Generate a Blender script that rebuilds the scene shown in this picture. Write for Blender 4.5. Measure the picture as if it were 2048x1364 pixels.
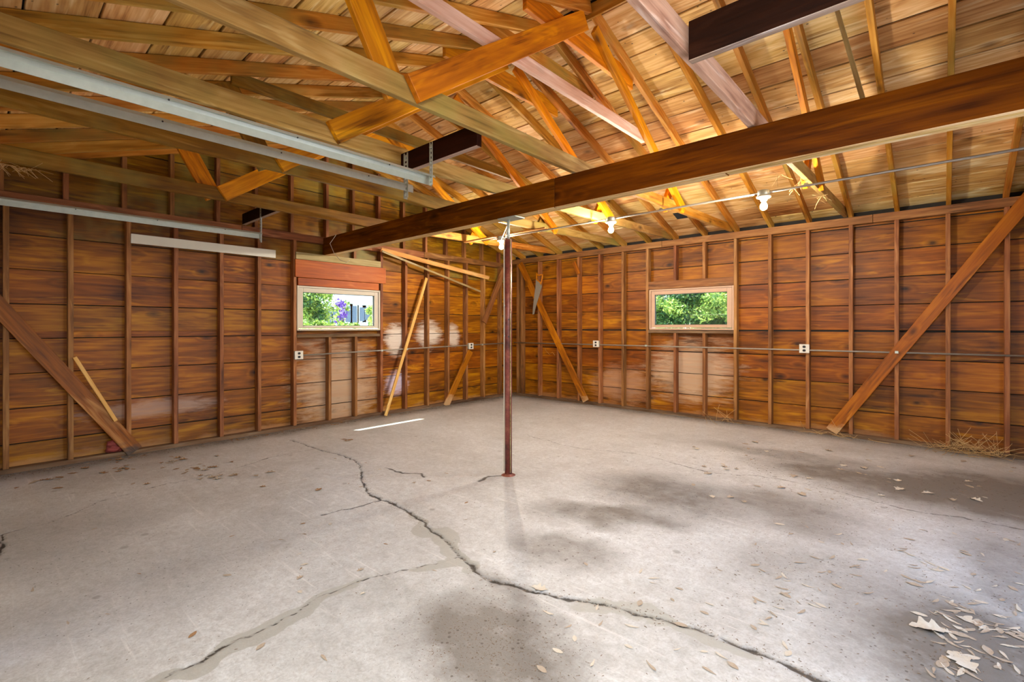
import bpy, bmesh, math, random
import numpy as np
from mathutils import Vector, Matrix, noise

random.seed(7)
rng = np.random.default_rng(11)
for o in list(bpy.data.objects):
    bpy.data.objects.remove(o)
S = bpy.context.scene
COL = S.collection

# ------------------------------------------------------------------ camera
# world: right-hand wall stud faces on y=0 (x grows away from the corner), window wall stud faces on x=0, room is x>0, y<0
F, PHI, CX, D, H, YH = 957.09, 0.7324, 5.8556, 6.5208, 1.2365, 654.55
SN, CS = math.sin(PHI), math.cos(PHI)
cam = bpy.data.cameras.new('camera')
cam.sensor_width = 36
cam.lens = F / 2048 * 36
cam.shift_y = -(682 - YH) / 2048
cam.clip_start = 0.02
camo = bpy.data.objects.new('camera', cam)
COL.objects.link(camo)
camo.location = (CX, -D, H)
camo.rotation_euler = (math.pi / 2, 0, PHI)
S.camera = camo

# ------------------------------------------------------------------ world, sun, exposure
W = bpy.data.worlds.new('sky'); S.world = W; W.use_nodes = True
nt = W.node_tree
bg = nt.nodes['Background']
sky = nt.nodes.new('ShaderNodeTexSky')
sky.sky_type = 'NISHITA'; sky.sun_disc = False
sky.sun_elevation = math.radians(61); sky.sun_rotation = math.radians(240)
sky.air_density = 1.0; sky.dust_density = 1.5
nt.links.new(sky.outputs[0], bg.inputs[0])
bg.inputs[1].default_value = 0.7
sun = bpy.data.lights.new('sun', 'SUN'); sun.energy = 11; sun.angle = 0.0093; sun.color = (1, .96, .9)
suno = bpy.data.objects.new('sun', sun); COL.objects.link(suno)
suno.rotation_euler = Vector((-.6, -.31, 1.25)).to_track_quat('Z', 'Y').to_euler()
suno.location = (-3, -3, 9)
BULB = 560
OPEN2 = False
wl = bpy.data.lights.new('floor_fill_light', 'AREA'); wl.shape = 'DISK'; wl.size = .7; wl.energy = 15; wl.color = (1, .98, .96); wl.spread = math.radians(130)  # unseen disk light, added behind the camera to brighten the middle floor
wlo = bpy.data.objects.new('floor_fill_light', wl); COL.objects.link(wlo); wlo.location = (5.75, -6.45, 2.28)
wlo.rotation_euler = (Vector((5.75, -6.45, 2.28)) - Vector((4.1, -4.2, 0))).to_track_quat('Z', 'Y').to_euler()
S.view_settings.view_transform = 'Standard'
S.view_settings.look = 'None'
S.view_settings.exposure = 2.1
S.view_settings.gamma = 1
S.view_settings.use_curve_mapping = False

# ------------------------------------------------------------------ projection helpers: where a sight line meets a real plane
def ray(u, v):
    a = (u - 1024) / F
    return (-SN + a * CS, CS + a * SN, (YH - v) / F)
def on_x(u, v, x=0.0):
    d = ray(u, v); t = (x - CX) / d[0]
    return Vector((x, -D + t * d[1], H + t * d[2]))
def on_y(u, v, y=0.0):
    d = ray(u, v); t = (y + D) / d[1]
    return Vector((CX + t * d[0], y, H + t * d[2]))
def on_floor(u, v, z=0.0):
    d = ray(u, v); t = (z - H) / d[2]
    return Vector((CX + t * d[0], -D + t * d[1], z))

RS = 0.3333                     # roof slope
YN, YR = -6.84, -3.42           # near wall, ridge
ZP = 2.47                       # top of plates
XR = 7.35                       # far gable (east) wall
def raft_bot(y): return ZP + RS * (min(-y, y - YN))
RD = 0.097                      # vertical depth of rafters
def roof_z(y): return raft_bot(y) + RD

# ------------------------------------------------------------------ materials
def lin(r, g, b):
    f = lambda c: (c / 12.92 if c <= .04045 else ((c + .055) / 1.055) ** 2.4)
    return (f(r / 255), f(g / 255), f(b / 255), 1)
class NT:
    def __init__(s, name):
        s.m = bpy.data.materials.new(name); s.m.use_nodes = True
        s.t = s.m.node_tree; s.b = s.t.nodes['Principled BSDF']
    def n(s, typ, **k):
        x = s.t.nodes.new(typ)
        for a, v in k.items():
            if a.startswith('i_'):
                x.inputs[a[2:].replace('_', ' ')].default_value = v
            else: setattr(x, a, v)
        return x
    def l(s, a, b): s.t.links.new(a, b)
    def math(s, op, a, b=None, clamp=False):
        x = s.n('ShaderNodeMath', operation=op); x.use_clamp = clamp
        for i, v in enumerate((a, b)):
            if v is None: continue
            if hasattr(v, 'is_linked'): s.l(v, x.inputs[i])
            else: x.inputs[i].default_value = v
        return x.outputs[0]
    def ramp(s, fac, stops):
        r = s.n('ShaderNodeValToRGB'); e = r.color_ramp.elements
        while len(e) < len(stops): e.new(.5)
        for i, (p, c) in enumerate(stops):
            e[i].position = p; e[i].color = c
        s.l(fac, r.inputs[0]); return r.outputs[0]
    def mix(s, fac, a, b, mode='MIX'):
        x = s.n('ShaderNodeMix', data_type='RGBA', blend_type=mode)
        for sock, v in ((x.inputs[0], fac), (x.inputs[6], a), (x.inputs[7], b)):
            if hasattr(v, 'is_linked'): s.l(v, sock)
            else: sock.default_value = v
        return x.outputs[2]
    def noise(s, vec, scale, detail=4, rough=.55, dist=0):
        x = s.n('ShaderNodeTexNoise'); x.inputs['Scale'].default_value = scale
        x.inputs['Detail'].default_value = detail; x.inputs['Roughness'].default_value = rough
        x.inputs['Distortion'].default_value = dist
        if vec is not None: s.l(vec, x.inputs['Vector'])
        return x.outputs['Fac']
    def sep(s, v):
        x = s.n('ShaderNodeSeparateXYZ'); s.l(v, x.inputs[0]); return x.outputs

def wood(name, dark, mid, light, rough=.6, knots=1.0, var=.35, worn=(), paint=(), stain=None, olive=0, huevar=.02, nails=False, ringw=.07, streak=.62, sat=1.15, val=.92):
    sat, val = {'brown_boards': (1.32, .78), 'red_brown_boards': (1.42, .74), 'olive_brown_boards': (1.3, .72), 'roof_boards': (1.06, .98), 'pink_wood': (.85, 1.0), 'beam_wood': (1.2, 1.05), 'header_wood': (1.08, .84), 'fresh_wood': (1.02, .92),
                'rafter_wood': (1.05, .98), 'web_wood': (1.12, 1.3), 'tie_wood': (1.0, .88), 'stud_wood': (1.0, .92)}.get(name, (sat, val))
    """board lengthwise along local X; grain, rings and knots from object space, worn areas from world space"""
    k = NT(name)
    tc = k.n('ShaderNodeTexCoord'); oi = k.n('ShaderNodeObjectInfo'); geo = k.n('ShaderNodeNewGeometry')
    rnd = oi.outputs['Random']
    off = k.n('ShaderNodeCombineXYZ')
    k.l(k.math('MULTIPLY', rnd, 57.0), off.inputs[0]); k.l(k.math('MULTIPLY', rnd, 23.0), off.inputs[1]); k.l(k.math('MULTIPLY', rnd, 91.0), off.inputs[2])
    add = k.n('ShaderNodeVectorMath', operation='ADD'); k.l(tc.outputs['Object'], add.inputs[0]); k.l(off.outputs[0], add.inputs[1])
    P = add.outputs[0]
    def mp(v, sc):
        m = k.n('ShaderNodeMapping'); m.inputs['Scale'].default_value = sc; k.l(v, m.inputs['Vector']); return m.outputs[0]
    # knots
    vo = k.n('ShaderNodeTexVoronoi', feature='F1'); vo.inputs['Scale'].default_value = 1; vo.inputs['Randomness'].default_value = 1
    k.l(mp(P, (2.5, 4.4, 4.6)), vo.inputs['Vector'])
    kd = vo.outputs['Distance']
    broad = k.noise(mp(P, (.55, 4.2, 4.2)), 1.0, 2, .45, .2)
    pull = k.ramp(kd, [(0, (1, 1, 1, 1)), (.30, (0, 0, 0, 1))])
    ph = k.math('ADD', k.math('MULTIPLY', broad, 60.0), k.math('MULTIPLY', pull, 10.0 * knots))
    rings = k.math('MULTIPLY_ADD', k.math('SINE', ph), .5); 
    rings.node.inputs[2].default_value = .5
    fine = k.noise(mp(P, (2.2, 48, 48)), 1.0, 2, .65)
    blot = k.noise(mp(P, (1.3, 5.5, 5.5)), 1.0, 4, .62, .5)
    blot2 = k.noise(mp(P, (.8, 1.6, 1.6)), 1.0, 1, .5, 0)
    f = k.math('ADD', k.math('ADD', k.math('MULTIPLY', rings, ringw), k.math('MULTIPLY', blot2, .30)), k.math('ADD', k.math('MULTIPLY', fine, .32), k.math('MULTIPLY', blot, .42)))
    c = k.ramp(f, [(.36, dark), (.55, mid), (.74, light)])
    st = k.noise(mp(P, (1.1, 9, 9)), 1.0, 3, .7, 1.2)
    c = k.mix(k.ramp(st, [(.56, (0, 0, 0, 1)), (.72, (streak,) * 3 + (1,))]), c, (min(1, light[0] * 1.25), min(1, light[1] * 1.45), min(1, light[2] * 1.7), 1))
    c = k.mix(k.ramp(k.math('MULTIPLY', k.math('ADD', blot, fine), .5), [(.33, (streak * .9,) * 3 + (1,)), (.42, (0, 0, 0, 1))]), c, (dark[0] * .55, dark[1] * .5, dark[2] * .5, 1))
    kn = k.ramp(k.math('ADD', kd, k.math('MULTIPLY', fine, .05)), [(.07, (0, 0, 0, 1)), (.12, (.45, .45, .45, 1)), (.22, (1, 1, 1, 1))])
    kfac = k.math('MULTIPLY', k.math('SUBTRACT', 1.0, kn), .97 * min(1, knots))
    c = k.mix(kfac, c, (dark[0] * .28, dark[1] * .28, dark[2] * .35, 1))
    # per board variation
    hs = k.n('ShaderNodeHueSaturation'); k.l(c, hs.inputs['Color'])
    wn = k.n('ShaderNodeTexWhiteNoise', noise_dimensions='1D'); k.l(rnd, wn.inputs['W'])
    k.l(k.math('MULTIPLY', k.math('ADD', k.math('MULTIPLY', wn.outputs['Value'], var), 1 - var / 2), val), hs.inputs['Value'])
    k.l(k.math('ADD', k.math('MULTIPLY', rnd, huevar), .504 - huevar / 2), hs.inputs['Hue'])
    hs.inputs['Saturation'].default_value = sat
    c = hs.outputs[0]
    pos = geo.outputs['Position']
    if olive:
        o = k.ramp(k.noise(pos, 1.1, 4, .6), [(.47, (0, 0, 0, 1)), (.66, (olive,) * 3 + (1,))])
        c = k.mix(o, c, lin(146, 138, 66))
    rv = None
    for (cx, cy, cz, rx, ry, rz, col, amt, thr) in worn:
        m = k.n('ShaderNodeVectorMath', operation='SUBTRACT'); k.l(pos, m.inputs[0]); m.inputs[1].default_value = (cx, cy, cz)
        dv = k.n('ShaderNodeVectorMath', operation='DIVIDE'); k.l(m.outputs[0], dv.inputs[0]); dv.inputs[1].default_value = (rx, ry, rz)
        ln = k.n('ShaderNodeVectorMath', operation='LENGTH'); k.l(dv.outputs[0], ln.inputs[0])
        inside = k.math('SUBTRACT', 1.0, ln.outputs['Value'])
        nz = k.math('ADD', k.math('MULTIPLY', k.noise(mp(pos, (3, 3, 22)), 1.0, 6, .7, .8), .75), k.math('MULTIPLY', blot, .25))
        val = k.math('ADD', inside, k.math('MULTIPLY', nz, 1.5))
        fac = k.ramp(k.math('SUBTRACT', val, .5), [(thr - .5, (0, 0, 0, 1)), (thr - .10, (amt,) * 3 + (1,))])
        c = k.mix(fac, c, k.mix(k.math('MULTIPLY', fine, .5), col, mid))
    if stain is not None:
        sp = k.sep(pos)
        low = k.math('SUBTRACT', 1.0, k.math('DIVIDE', sp[2], stain[0]))
        nz = k.noise(mp(pos, (2.5, 2.5, 7)), 1.0, 5, .65)
        fac = k.ramp(k.math('MULTIPLY', k.math('ADD', low, nz), .72), [(.85, (0, 0, 0, 1)), (1.0, (stain[2],) * 3 + (1,))])
        c = k.mix(fac, c, stain[1])
    if nails:
        v2 = k.n('ShaderNodeTexVoronoi', feature='F1'); v2.inputs['Scale'].default_value = 1
        k.l(mp(P, (9, 14, 14)), v2.inputs['Vector'])
        c = k.mix(k.ramp(v2.outputs['Distance'], [(.05, (.8, .8, .8, 1)), (.09, (0, 0, 0, 1))]), c, (.03, .02, .015, 1))
    k.l(c, k.b.inputs['Base Color'])
    k.b.inputs['Roughness'].default_value = rough
    k.b.inputs['Specular IOR Level'].default_value = .08 if name in ('dark_plank_wood', 'beam_wood') else .3
    bp = k.n('ShaderNodeBump'); bp.inputs['Strength'].default_value = .35; bp.inputs['Distance'].default_value = .004
    k.l(k.math('ADD', k.math('MULTIPLY', rings, .3), fine), bp.inputs['Height']); k.l(bp.outputs[0], k.b.inputs['Normal'])
    return k.m

def plain(name, col, rough=.6, metal=0, nscale=20, amt=.25, bump=.1):
    k = NT(name)
    tc = k.n('ShaderNodeTexCoord')
    n = k.noise(tc.outputs['Object'], nscale, 5, .6)
    c = k.mix(n, tuple(x * (1 - amt) for x in col[:3]) + (1,), tuple(min(1, x * (1 + amt)) for x in col[:3]) + (1,))
    k.l(c, k.b.inputs['Base Color']); k.b.inputs['Roughness'].default_value = rough; k.b.inputs['Metallic'].default_value = metal
    bp = k.n('ShaderNodeBump'); bp.inputs['Strength'].default_value = bump; bp.inputs['Distance'].default_value = .003
    k.l(n, bp.inputs['Height']); k.l(bp.outputs[0], k.b.inputs['Normal'])
    return k.m

bleach = lin(205, 180, 150)
pale = lin(228, 220, 205)
M = {}
M['wall_l'] = wood('brown_boards', lin(80, 40, 14), lin(146, 84, 36), lin(206, 142, 78), .5, 1.0, .24, huevar=.012,
    worn=[(0, -3.35, .45, .6, .95, 1.0, bleach, .72, 1.0), (0, -2.45, 1.05, .5, .28, .35, pale, .95, .95), (0, -1.85, 1.12, .5, .36, .32, pale, .9, .95),
          (0, -1.35, 1.1, .4, .22, .3, pale, .75, .98), (0, -2.45, .42, .5, .28, .25, lin(215, 205, 225), .9, .92), (0, -5.3, .42, .6, .9, .14, lin(205, 180, 165), .5, .98)],
    stain=(.30, lin(186, 140, 98), .4))
M['wall_l_up'] = wood('olive_brown_boards', lin(78, 46, 16), lin(146, 94, 40), lin(200, 146, 74), .5, .8, .3, olive=.75)
M['wall_r'] = wood('red_brown_boards', lin(76, 37, 8), lin(146, 80, 26), lin(198, 126, 50), .5, .9, .24, huevar=.012,
    worn=[(3.25, 0, .62, 1.0, .6, .7, bleach, .72, 1.0), (2.2, 0, .35, .9, .6, .5, lin(190, 150, 120), .6, 1.02)],
    stain=(.26, lin(180, 136, 94), .38))
M['stud'] = wood('stud_wood', lin(86, 48, 24), lin(140, 84, 44), lin(180, 120, 70), .6, .5, .25, stain=(.12, lin(160, 135, 110), .6))
M['roof'] = wood('roof_boards', lin(140, 88, 44), lin(206, 160, 102), lin(238, 206, 156), .6, .6, .3, nails=True, huevar=.03)
M['rafter'] = wood('rafter_wood', lin(122, 68, 24), lin(184, 118, 52), lin(216, 158, 86), .6, .8, .3, olive=.5)
M['tie'] = wood('tie_wood', lin(118, 82, 34), lin(172, 130, 66), lin(206, 168, 104), .6, .8, .2, olive=.7)
M['tie_dark'] = wood('tie_dark_wood', lin(88, 54, 24), lin(128, 84, 44), lin(164, 116, 70), .6, .8, .2, olive=.5)
M['tie_pink'] = wood('pink_wood', lin(168, 108, 76), lin(216, 164, 130), lin(236, 198, 172), .6, .5, .1)
M['web'] = wood('web_wood', lin(112, 60, 20), lin(170, 104, 40), lin(206, 142, 66), .55, .8, .2)
M['beam'] = wood('beam_wood', lin(54, 28, 12), lin(92, 50, 22), lin(128, 78, 42), .6, .8, .12)
M['dark'] = wood('dark_plank_wood', lin(22, 9, 5), lin(34, 15, 9), lin(48, 24, 15), .6, .3, .1)
M['brace_l'] = wood('scorched_brace_wood', lin(96, 58, 30), lin(142, 92, 54), lin(184, 132, 84), .5, .9, .15, stain=(.42, lin(64, 56, 50), .9))
M['sill'] = wood('dirty_sill_wood', lin(70, 52, 38), lin(112, 88, 68), lin(146, 122, 98), .8, .3, .1)
M['edge'] = wood('lit_underside_wood', lin(170, 130, 80), lin(216, 182, 134), lin(236, 210, 170), .7, .2, .1)  # beam undersides: upward bounce light painted in as a paler tone
M['edge_grey'] = wood('lit_grey_underside_wood', lin(120, 96, 84), lin(170, 146, 130), lin(200, 180, 166), .7, .2, .1)  # greyer tone for dark plank undersides, light from below put into the colour
M['fresh'] = wood('fresh_wood', lin(180, 110, 50), lin(222, 160, 92), lin(240, 190, 124), .5, .3, .1)
M['header'] = wood('header_wood', lin(140, 66, 28), lin(186, 98, 48), lin(212, 130, 76), .5, .6, .1)
M['grey'] = wood('grey_weathered_wood', lin(110, 92, 64), lin(168, 146, 110), lin(200, 180, 146), .7, .4, .1)
M['brace'] = wood('brace_wood', lin(100, 54, 26), lin(156, 92, 48), lin(192, 128, 76), .5, .9, .15, stain=(.5, lin(196, 160, 116), .8))
M['white_paint'] = plain('white_paint', lin(226, 222, 204), .5, 0, 8, .05, .05)
M['galv'] = plain('galvanised_steel', lin(182, 188, 176), .42, .55, 30, .14, .05)
M['conduit'] = plain('conduit_steel', lin(150, 140, 126), .5, .4, 30, .15, .05)
M['box'] = plain('outlet_cover', lin(214, 206, 190), .45, .1, 20, .06, .02)
M['black'] = plain('black_plastic', lin(26, 24, 24), .5)
M['frame'] = plain('window_frame_paint', lin(196, 184, 164), .5, 0, 12, .08, .05)
M['frame_r'] = plain('window_frame_tan', lin(186, 150, 122), .5, 0, 12, .08, .05)
M['gasket'] = plain('window_gasket', lin(50, 46, 40), .6)
M['ceramic'] = plain('lamp_holder_ceramic', lin(206, 200, 180), .5, 0, 10, .06, .02)
M['siding'] = plain('outer_siding', lin(30, 24, 18), .8, 0, 5, .1)
M['saw'] = plain('saw_steel', lin(150, 142, 126), .5, .35, 60, .2, .1)
M['sawhandle'] = wood('saw_handle_wood', lin(120, 60, 20), lin(190, 120, 60), lin(220, 160, 100), .4, .1, .05)
M['red'] = plain('red_cloth', lin(146, 62, 54), .8, 0, 18, .3, .5)
M['tarpaper'] = plain('tar_paper', lin(28, 30, 34), .8, 0, 15, .3, .3)
M['straw'] = plain('straw', lin(196, 158, 100), .7, 0, 15, .3)
M['leaf_dry'] = plain('dry_leaf', lin(168, 152, 132), .75, 0, 14, .35, .4)
M['leaf_pale'] = plain('pale_leaf', lin(196, 186, 168), .75, 0, 14, .2, .4)
M['leaf_brown'] = plain('brown_leaf', lin(150, 116, 80), .75, 0, 14, .35, .4)
M['bits'] = plain('litter', lin(120, 100, 80), .85, 0, 12, .5)
M['foliage'] = None
k = NT('rusty_post_paint')
tc = k.n('ShaderNodeTexCoord')
n1 = k.noise(tc.outputs['Object'], 6, 6, .7)
c = k.ramp(n1, [(.35, lin(70, 36, 32)), (.52, lin(126, 62, 52)), (.7, lin(170, 112, 84))])
k.l(c, k.b.inputs['Base Color']); k.b.inputs['Roughness'].default_value = .42; k.b.inputs['Metallic'].default_value = .1
M['post'] = k.m
k = NT('glowing_bulb')
k.b.inputs['Emission Color'].default_value = (1, .91, .78, 1); k.b.inputs['Emission Strength'].default_value = BULB
k.b.inputs['Base Color'].default_value = (1, .9, .7, 1)
M['bulb'] = k.m
k = NT('window_glass')
tr = k.n('ShaderNodeBsdfTransparent'); gl = k.n('ShaderNodeBsdfGlossy'); gl.inputs['Roughness'].default_value = .02
tr.inputs[0].default_value = (.52, .56, .55, 1)
mx = k.n('ShaderNodeMixShader'); mx.inputs[0].default_value = .07
k.l(tr.outputs[0], mx.inputs[1]); k.l(gl.outputs[0], mx.inputs[2]); k.l(mx.outputs[0], k.t.nodes['Material Output'].inputs[0])
M['glass'] = k.m
def leafmat(name, a, b, c3):
    k = NT(name)
    geo = k.n('ShaderNodeNewGeometry')
    wn = geo.outputs['Random Per Island']
    c = k.ramp(wn, [(0, a), (.5, b), (1, c3)])
    k.l(c, k.b.inputs['Base Color']); k.b.inputs['Roughness'].default_value = .5
    tl = k.n('ShaderNodeBsdfTranslucent'); k.l(c, tl.inputs[0])
    mx = k.n('ShaderNodeMixShader'); mx.inputs[0].default_value = .4
    k.l(k.b.outputs[0], mx.inputs[1]); k.l(tl.outputs[0], mx.inputs[2]); k.l(mx.outputs[0], k.t.nodes['Material Output'].inputs[0])
    return k.m
M['leaves_dark'] = leafmat('dark_green_leaves', lin(24, 58, 34), lin(54, 100, 50), lin(120, 150, 70))
M['leaves_lime'] = leafmat('lime_leaves', lin(80, 120, 50), lin(140, 170, 70), lin(210, 215, 110))
M['bark'] = plain('tree_bark', lin(120, 96, 80), .9, 0, 12, .3, .6)
M['petal'] = leafmat('purple_petals', lin(70, 40, 120), lin(100, 60, 160), lin(140, 100, 190))

# ------------------------------------------------------------------ object helpers
def tag(o, label=None, cat=None, group=None, kind=None):
    if label: o['label'] = label
    if cat: o['category'] = cat
    if group: o['group'] = group
    if kind: o['kind'] = kind
    return o
def link(name, me, mat=None, parent=None, matrix=None):
    o = bpy.data.objects.new(name, me); COL.objects.link(o)
    if mat is not None and me is not None: me.materials.append(mat)
    if matrix is not None: o.matrix_world = matrix
    if parent is not None:
        o.parent = parent
        o.matrix_parent_inverse = parent.matrix_world.inverted()
    return o
def thing(name, loc, label, cat, group=None, kind=None):
    o = bpy.data.objects.new(name, None); COL.objects.link(o); o.location = loc; o.empty_display_size = .1
    o.matrix_world = Matrix.Translation(loc)
    return tag(o, label, cat, group, kind)
def bm_mesh(name, bm):
    me = bpy.data.meshes.new(name); bm.to_mesh(me); bm.free(); return me
def box_bm(sx, sy, sz, bev=.002, bm=None, c=(0, 0, 0)):
    own = bm is None
    if own: bm = bmesh.new()
    r = bmesh.ops.create_cube(bm, size=1)
    for v in r['verts']: v.co = Vector((v.co.x * sx + c[0], v.co.y * sy + c[1], v.co.z * sz + c[2]))
    if bev and own: bmesh.ops.bevel(bm, geom=list(bm.edges), offset=bev, segments=1, affect='EDGES')
    return bm
def frame_m(p0, p1, up):
    p0, p1 = Vector(p0), Vector(p1)
    x = (p1 - p0).normalized(); z = (Vector(up) - x * x.dot(Vector(up))).normalized(); y = z.cross(x)
    m = Matrix((x, y, z)).transposed().to_4x4(); m.translation = (p0 + p1) / 2
    return m, (p1 - p0).length
def board(name, p0, p1, w, h, mat, parent=None, up=(0, 0, 1), bev=.0025, bow=0):
    """straight timber between two points: w across, h along 'up'"""
    m, L = frame_m(p0, p1, up)
    bm = box_bm(L, w, h, bev)
    if bow:
        bmesh.ops.subdivide_edges(bm, edges=[e for e in bm.edges if abs(e.verts[0].co.x - e.verts[1].co.x) > L * .5], cuts=6)
        for v in bm.verts: v.co.z += bow * (1 - (2 * v.co.x / L) ** 2)
    return link(name, bm_mesh(name, bm), mat, parent, m)
def prism(name, poly, th, origin, A, N, mat, parent, bev=.002):
    """flat board: polygon in (s,z) along A and world up, thickness th centred, N its face normal"""
    A, N = Vector(A), Vector(N)
    cs = sum(p[0] for p in poly) / len(poly); cz = sum(p[1] for p in poly) / len(poly)
    bm = bmesh.new()
    v0 = [bm.verts.new((s - cs, -th / 2, z - cz)) for s, z in poly]
    v1 = [bm.verts.new((s - cs, th / 2, z - cz)) for s, z in poly]
    n = len(poly)
    bm.faces.new(v0); bm.faces.new(v1[::-1])
    for i in range(n): bm.faces.new((v0[i], v1[i], v1[(i + 1) % n], v0[(i + 1) % n]))
    bmesh.ops.recalc_face_normals(bm, faces=bm.faces)
    if bev: bmesh.ops.bevel(bm, geom=list(bm.edges), offset=bev, segments=1, affect='EDGES')
    m = Matrix((A, N, Vector((0, 0, 1)))).transposed().to_4x4()
    m.translation = Vector(origin) + A * cs + Vector((0, 0, cz))
    if m.determinant() < 0:
        m2 = Matrix((A, -N, Vector((0, 0, 1)))).transposed().to_4x4(); m2.translation = m.translation; m = m2
    return link(name, bm_mesh(name, bm), mat, parent, m)
def tube(name, pts, r, mat, parent=None, seg=10, cap=True, rs=None):
    pts = [Vector(p) for p in pts]; bm = bmesh.new(); prev = None; rings = []
    o = pts[0].copy()
    nrm = None
    for i, p in enumerate(pts):
        d = (pts[min(i + 1, len(pts) - 1)] - pts[max(i - 1, 0)]).normalized()
        if nrm is None:
            nrm = d.orthogonal().normalized()
        nrm = (nrm - d * nrm.dot(d)).normalized(); b = d.cross(nrm)
        rr = rs[i] if rs else r
        rings.append([bm.verts.new(p - o + (nrm * math.cos(a) + b * math.sin(a)) * rr) for a in [2 * math.pi * q / seg for q in range(seg)]])
    for a, b in zip(rings, rings[1:]):
        for q in range(seg): bm.faces.new((a[q], a[(q + 1) % seg], b[(q + 1) % seg], b[q]))
    if cap: bm.faces.new(rings[0][::-1]); bm.faces.new(rings[-1])
    bmesh.ops.recalc_face_normals(bm, faces=bm.faces)
    for f in bm.faces: f.smooth = len(f.verts) == 4
    return link(name, bm_mesh(name, bm), mat, parent, Matrix.Translation(o))
def clip(poly, fn):
    """keep the part of poly where fn(s,z) >= 0"""
    out = []
    for i, p in enumerate(poly):
        q = poly[(i + 1) % len(poly)]; a, b = fn(*p), fn(*q)
        if a >= 0: out.append(p)
        if (a >= 0) != (b >= 0):
            t = a / (a - b); out.append((p[0] + t * (q[0] - p[0]), p[1] + t * (q[1] - p[1])))
    return out

# ------------------------------------------------------------------ walls
STUD = .089; BT = .019
def slab(name, O, A, N, L, top, holes, th=.03, depth=STUD + BT + .001):
    """outer skin of a wall with rectangular holes; top: list of (s,z)"""
    bm = bmesh.new(); A, N = Vector(A), Vector(N)
    ss = sorted({-.15, L + .15} | {h[0] for h in holes} | {h[1] for h in holes} | {p[0] for p in top if 0 < p[0] < L})
    def zt(s):
        for a, b in zip(top, top[1:]):
            if a[0] - .2 <= s <= b[0] + (.2 if b == top[-1] else 0): return a[1] + (b[1] - a[1]) * (s - a[0]) / (b[0] - a[0])
        return top[-1][1]
    for a, b in zip(ss, ss[1:]):
        mid = (a + b) / 2
        cuts = [0]; hs = sorted((h[2], h[3]) for h in holes if h[0] <= mid <= h[1])
        segs = []; z = -.05
        for h0, h1 in hs: segs.append((z, z, h0, h0)); z = h1
        segs.append((z, z, zt(a), zt(b)))
        for zl, zr, ta, tb in segs:
            if ta - zl < .01: continue
            vs = []
            for dd in (depth, depth + th):
                for s, z_ in ((a, zl), (b, zr), (b, tb), (a, ta)):
                    vs.append(bm.verts.new(Vector(O) + A * s - N * dd + Vector((0, 0, z_))))
            for q in ((0, 1, 2, 3), (7, 6, 5, 4), (0, 4, 5, 1), (1, 5, 6, 2), (2, 6, 7, 3), (3, 7, 4, 0)):
                bm.faces.new([vs[i] for i in q])
    bmesh.ops.recalc_face_normals(bm, faces=bm.faces)
    return tag(link(name, bm_mesh(name, bm), M['siding']), kind='structure')
def planks(parent, O, A, N, L, rows, holes, mat_of, top_fn=None, joints=(), s0=0.0, snap=None):
    """horizontal boards on the outside of the studs"""
    for ri, (z0, z1) in enumerate(rows):
        gap = .007 + random.random() * .004
        zc = sorted({z0, z1} | {h[i] for h in holes for i in (2, 3) if z0 < h[i] < z1})
        for za, zb in zip(zc, zc[1:]):
            blocks = [(s0, L)]
            for h in holes:
                if h[2] < (za + zb) / 2 < h[3]:
                    nb = []
                    for a, b in blocks:
                        if h[0] > a and h[1] < b: nb += [(a, h[0]), (h[1], b)]
                        else: nb.append((a, b))
                    blocks = nb
            js = joints[ri % len(joints)] if joints else []
            if snap: js = [min(snap, key=lambda q: abs(q - j)) for j in js]
            for a, b in blocks:
                cuts = [a] + [j for j in js if a + .3 < j < b - .3] + [b]
                for c0, c1 in zip(cuts, cuts[1:]):
                    g0 = gap if za == z0 else 0
                    jit = random.uniform(-.002, .002)
                    poly = [(c0 + .001, za + g0 + jit), (c1 - .001, za + g0 - jit), (c1 - .001, zb), (c0 + .001, zb)]
                    if top_fn:
                        for fn in top_fn: poly = clip(poly, fn)
                    if len(poly) < 3 or max(p[1] for p in poly) - min(p[1] for p in poly) < .02: continue
                    off = STUD + BT / 2 + random.uniform(-.001, .0015)
                    prism('plank', poly, BT - .003, Vector(O) - Vector(N) * off, A, N, mat_of(za, c0), parent)

# right-hand wall (y=0)
ORt, ARt, NRt = (0, 0, 0), (1, 0, 0), (0, -1, 0)
wr0, wr1 = on_y(1298.7, 600).x, on_y(1468, 600).x
WR = (wr0, wr1, 1.205, 1.775)
UR = [1041.2, 1075.5, 1113.4, 1154.4, 1196.2, 1242.7, 1291.7, 1467.1, 1536.2, 1611.3, 1697.4, 1788.7, 1891, 2009]
SR = [on_y(u, 655).x + .019 for u in UR]
wall_right = slab('wall_right', ORt, ARt, NRt, XR, [(0, 2.532), (XR, 2.532)], [WR])
rows_r = [(0.0, .294)] + [(.294 + .2965 * i, .294 + .2965 * (i + 1)) for i in range(6)] + [(2.073, 2.355), (2.355, ZP)]
planks(wall_right, ORt, ARt, NRt, XR, rows_r, [WR], lambda z, s: M['wall_r'], joints=[[2.6], [4.27], [], [1.63, 5.09], [4.27], [4.68], [2.04, 5.5], [3.87], []], s0=-.09, snap=SR)
SR += [SR[-1] + .406 * i for i in (1, 2)]
def stud(parent, p, z0, z1, along, mat=None, d=STUD, w=.038):
    # p: centre of the room-side face; along: 'x' or 'y' wall direction
    x, y = p
    sgn = -1 if along == 'y' else 1
    c = (x - d / 2, y) if along == 'y' else (x, y + d / 2)
    dim = (w, d) if along == 'x' else (d, w)
    b = board('stud', (c[0], c[1], z0), (c[0], c[1], z1), dim[1], dim[0], mat or M['stud'], parent, up=(1, 0, 0))
    return b
ZB = .04
for x in SR: stud(wall_right, (x, 0), ZB, ZP - .089, 'x')
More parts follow.
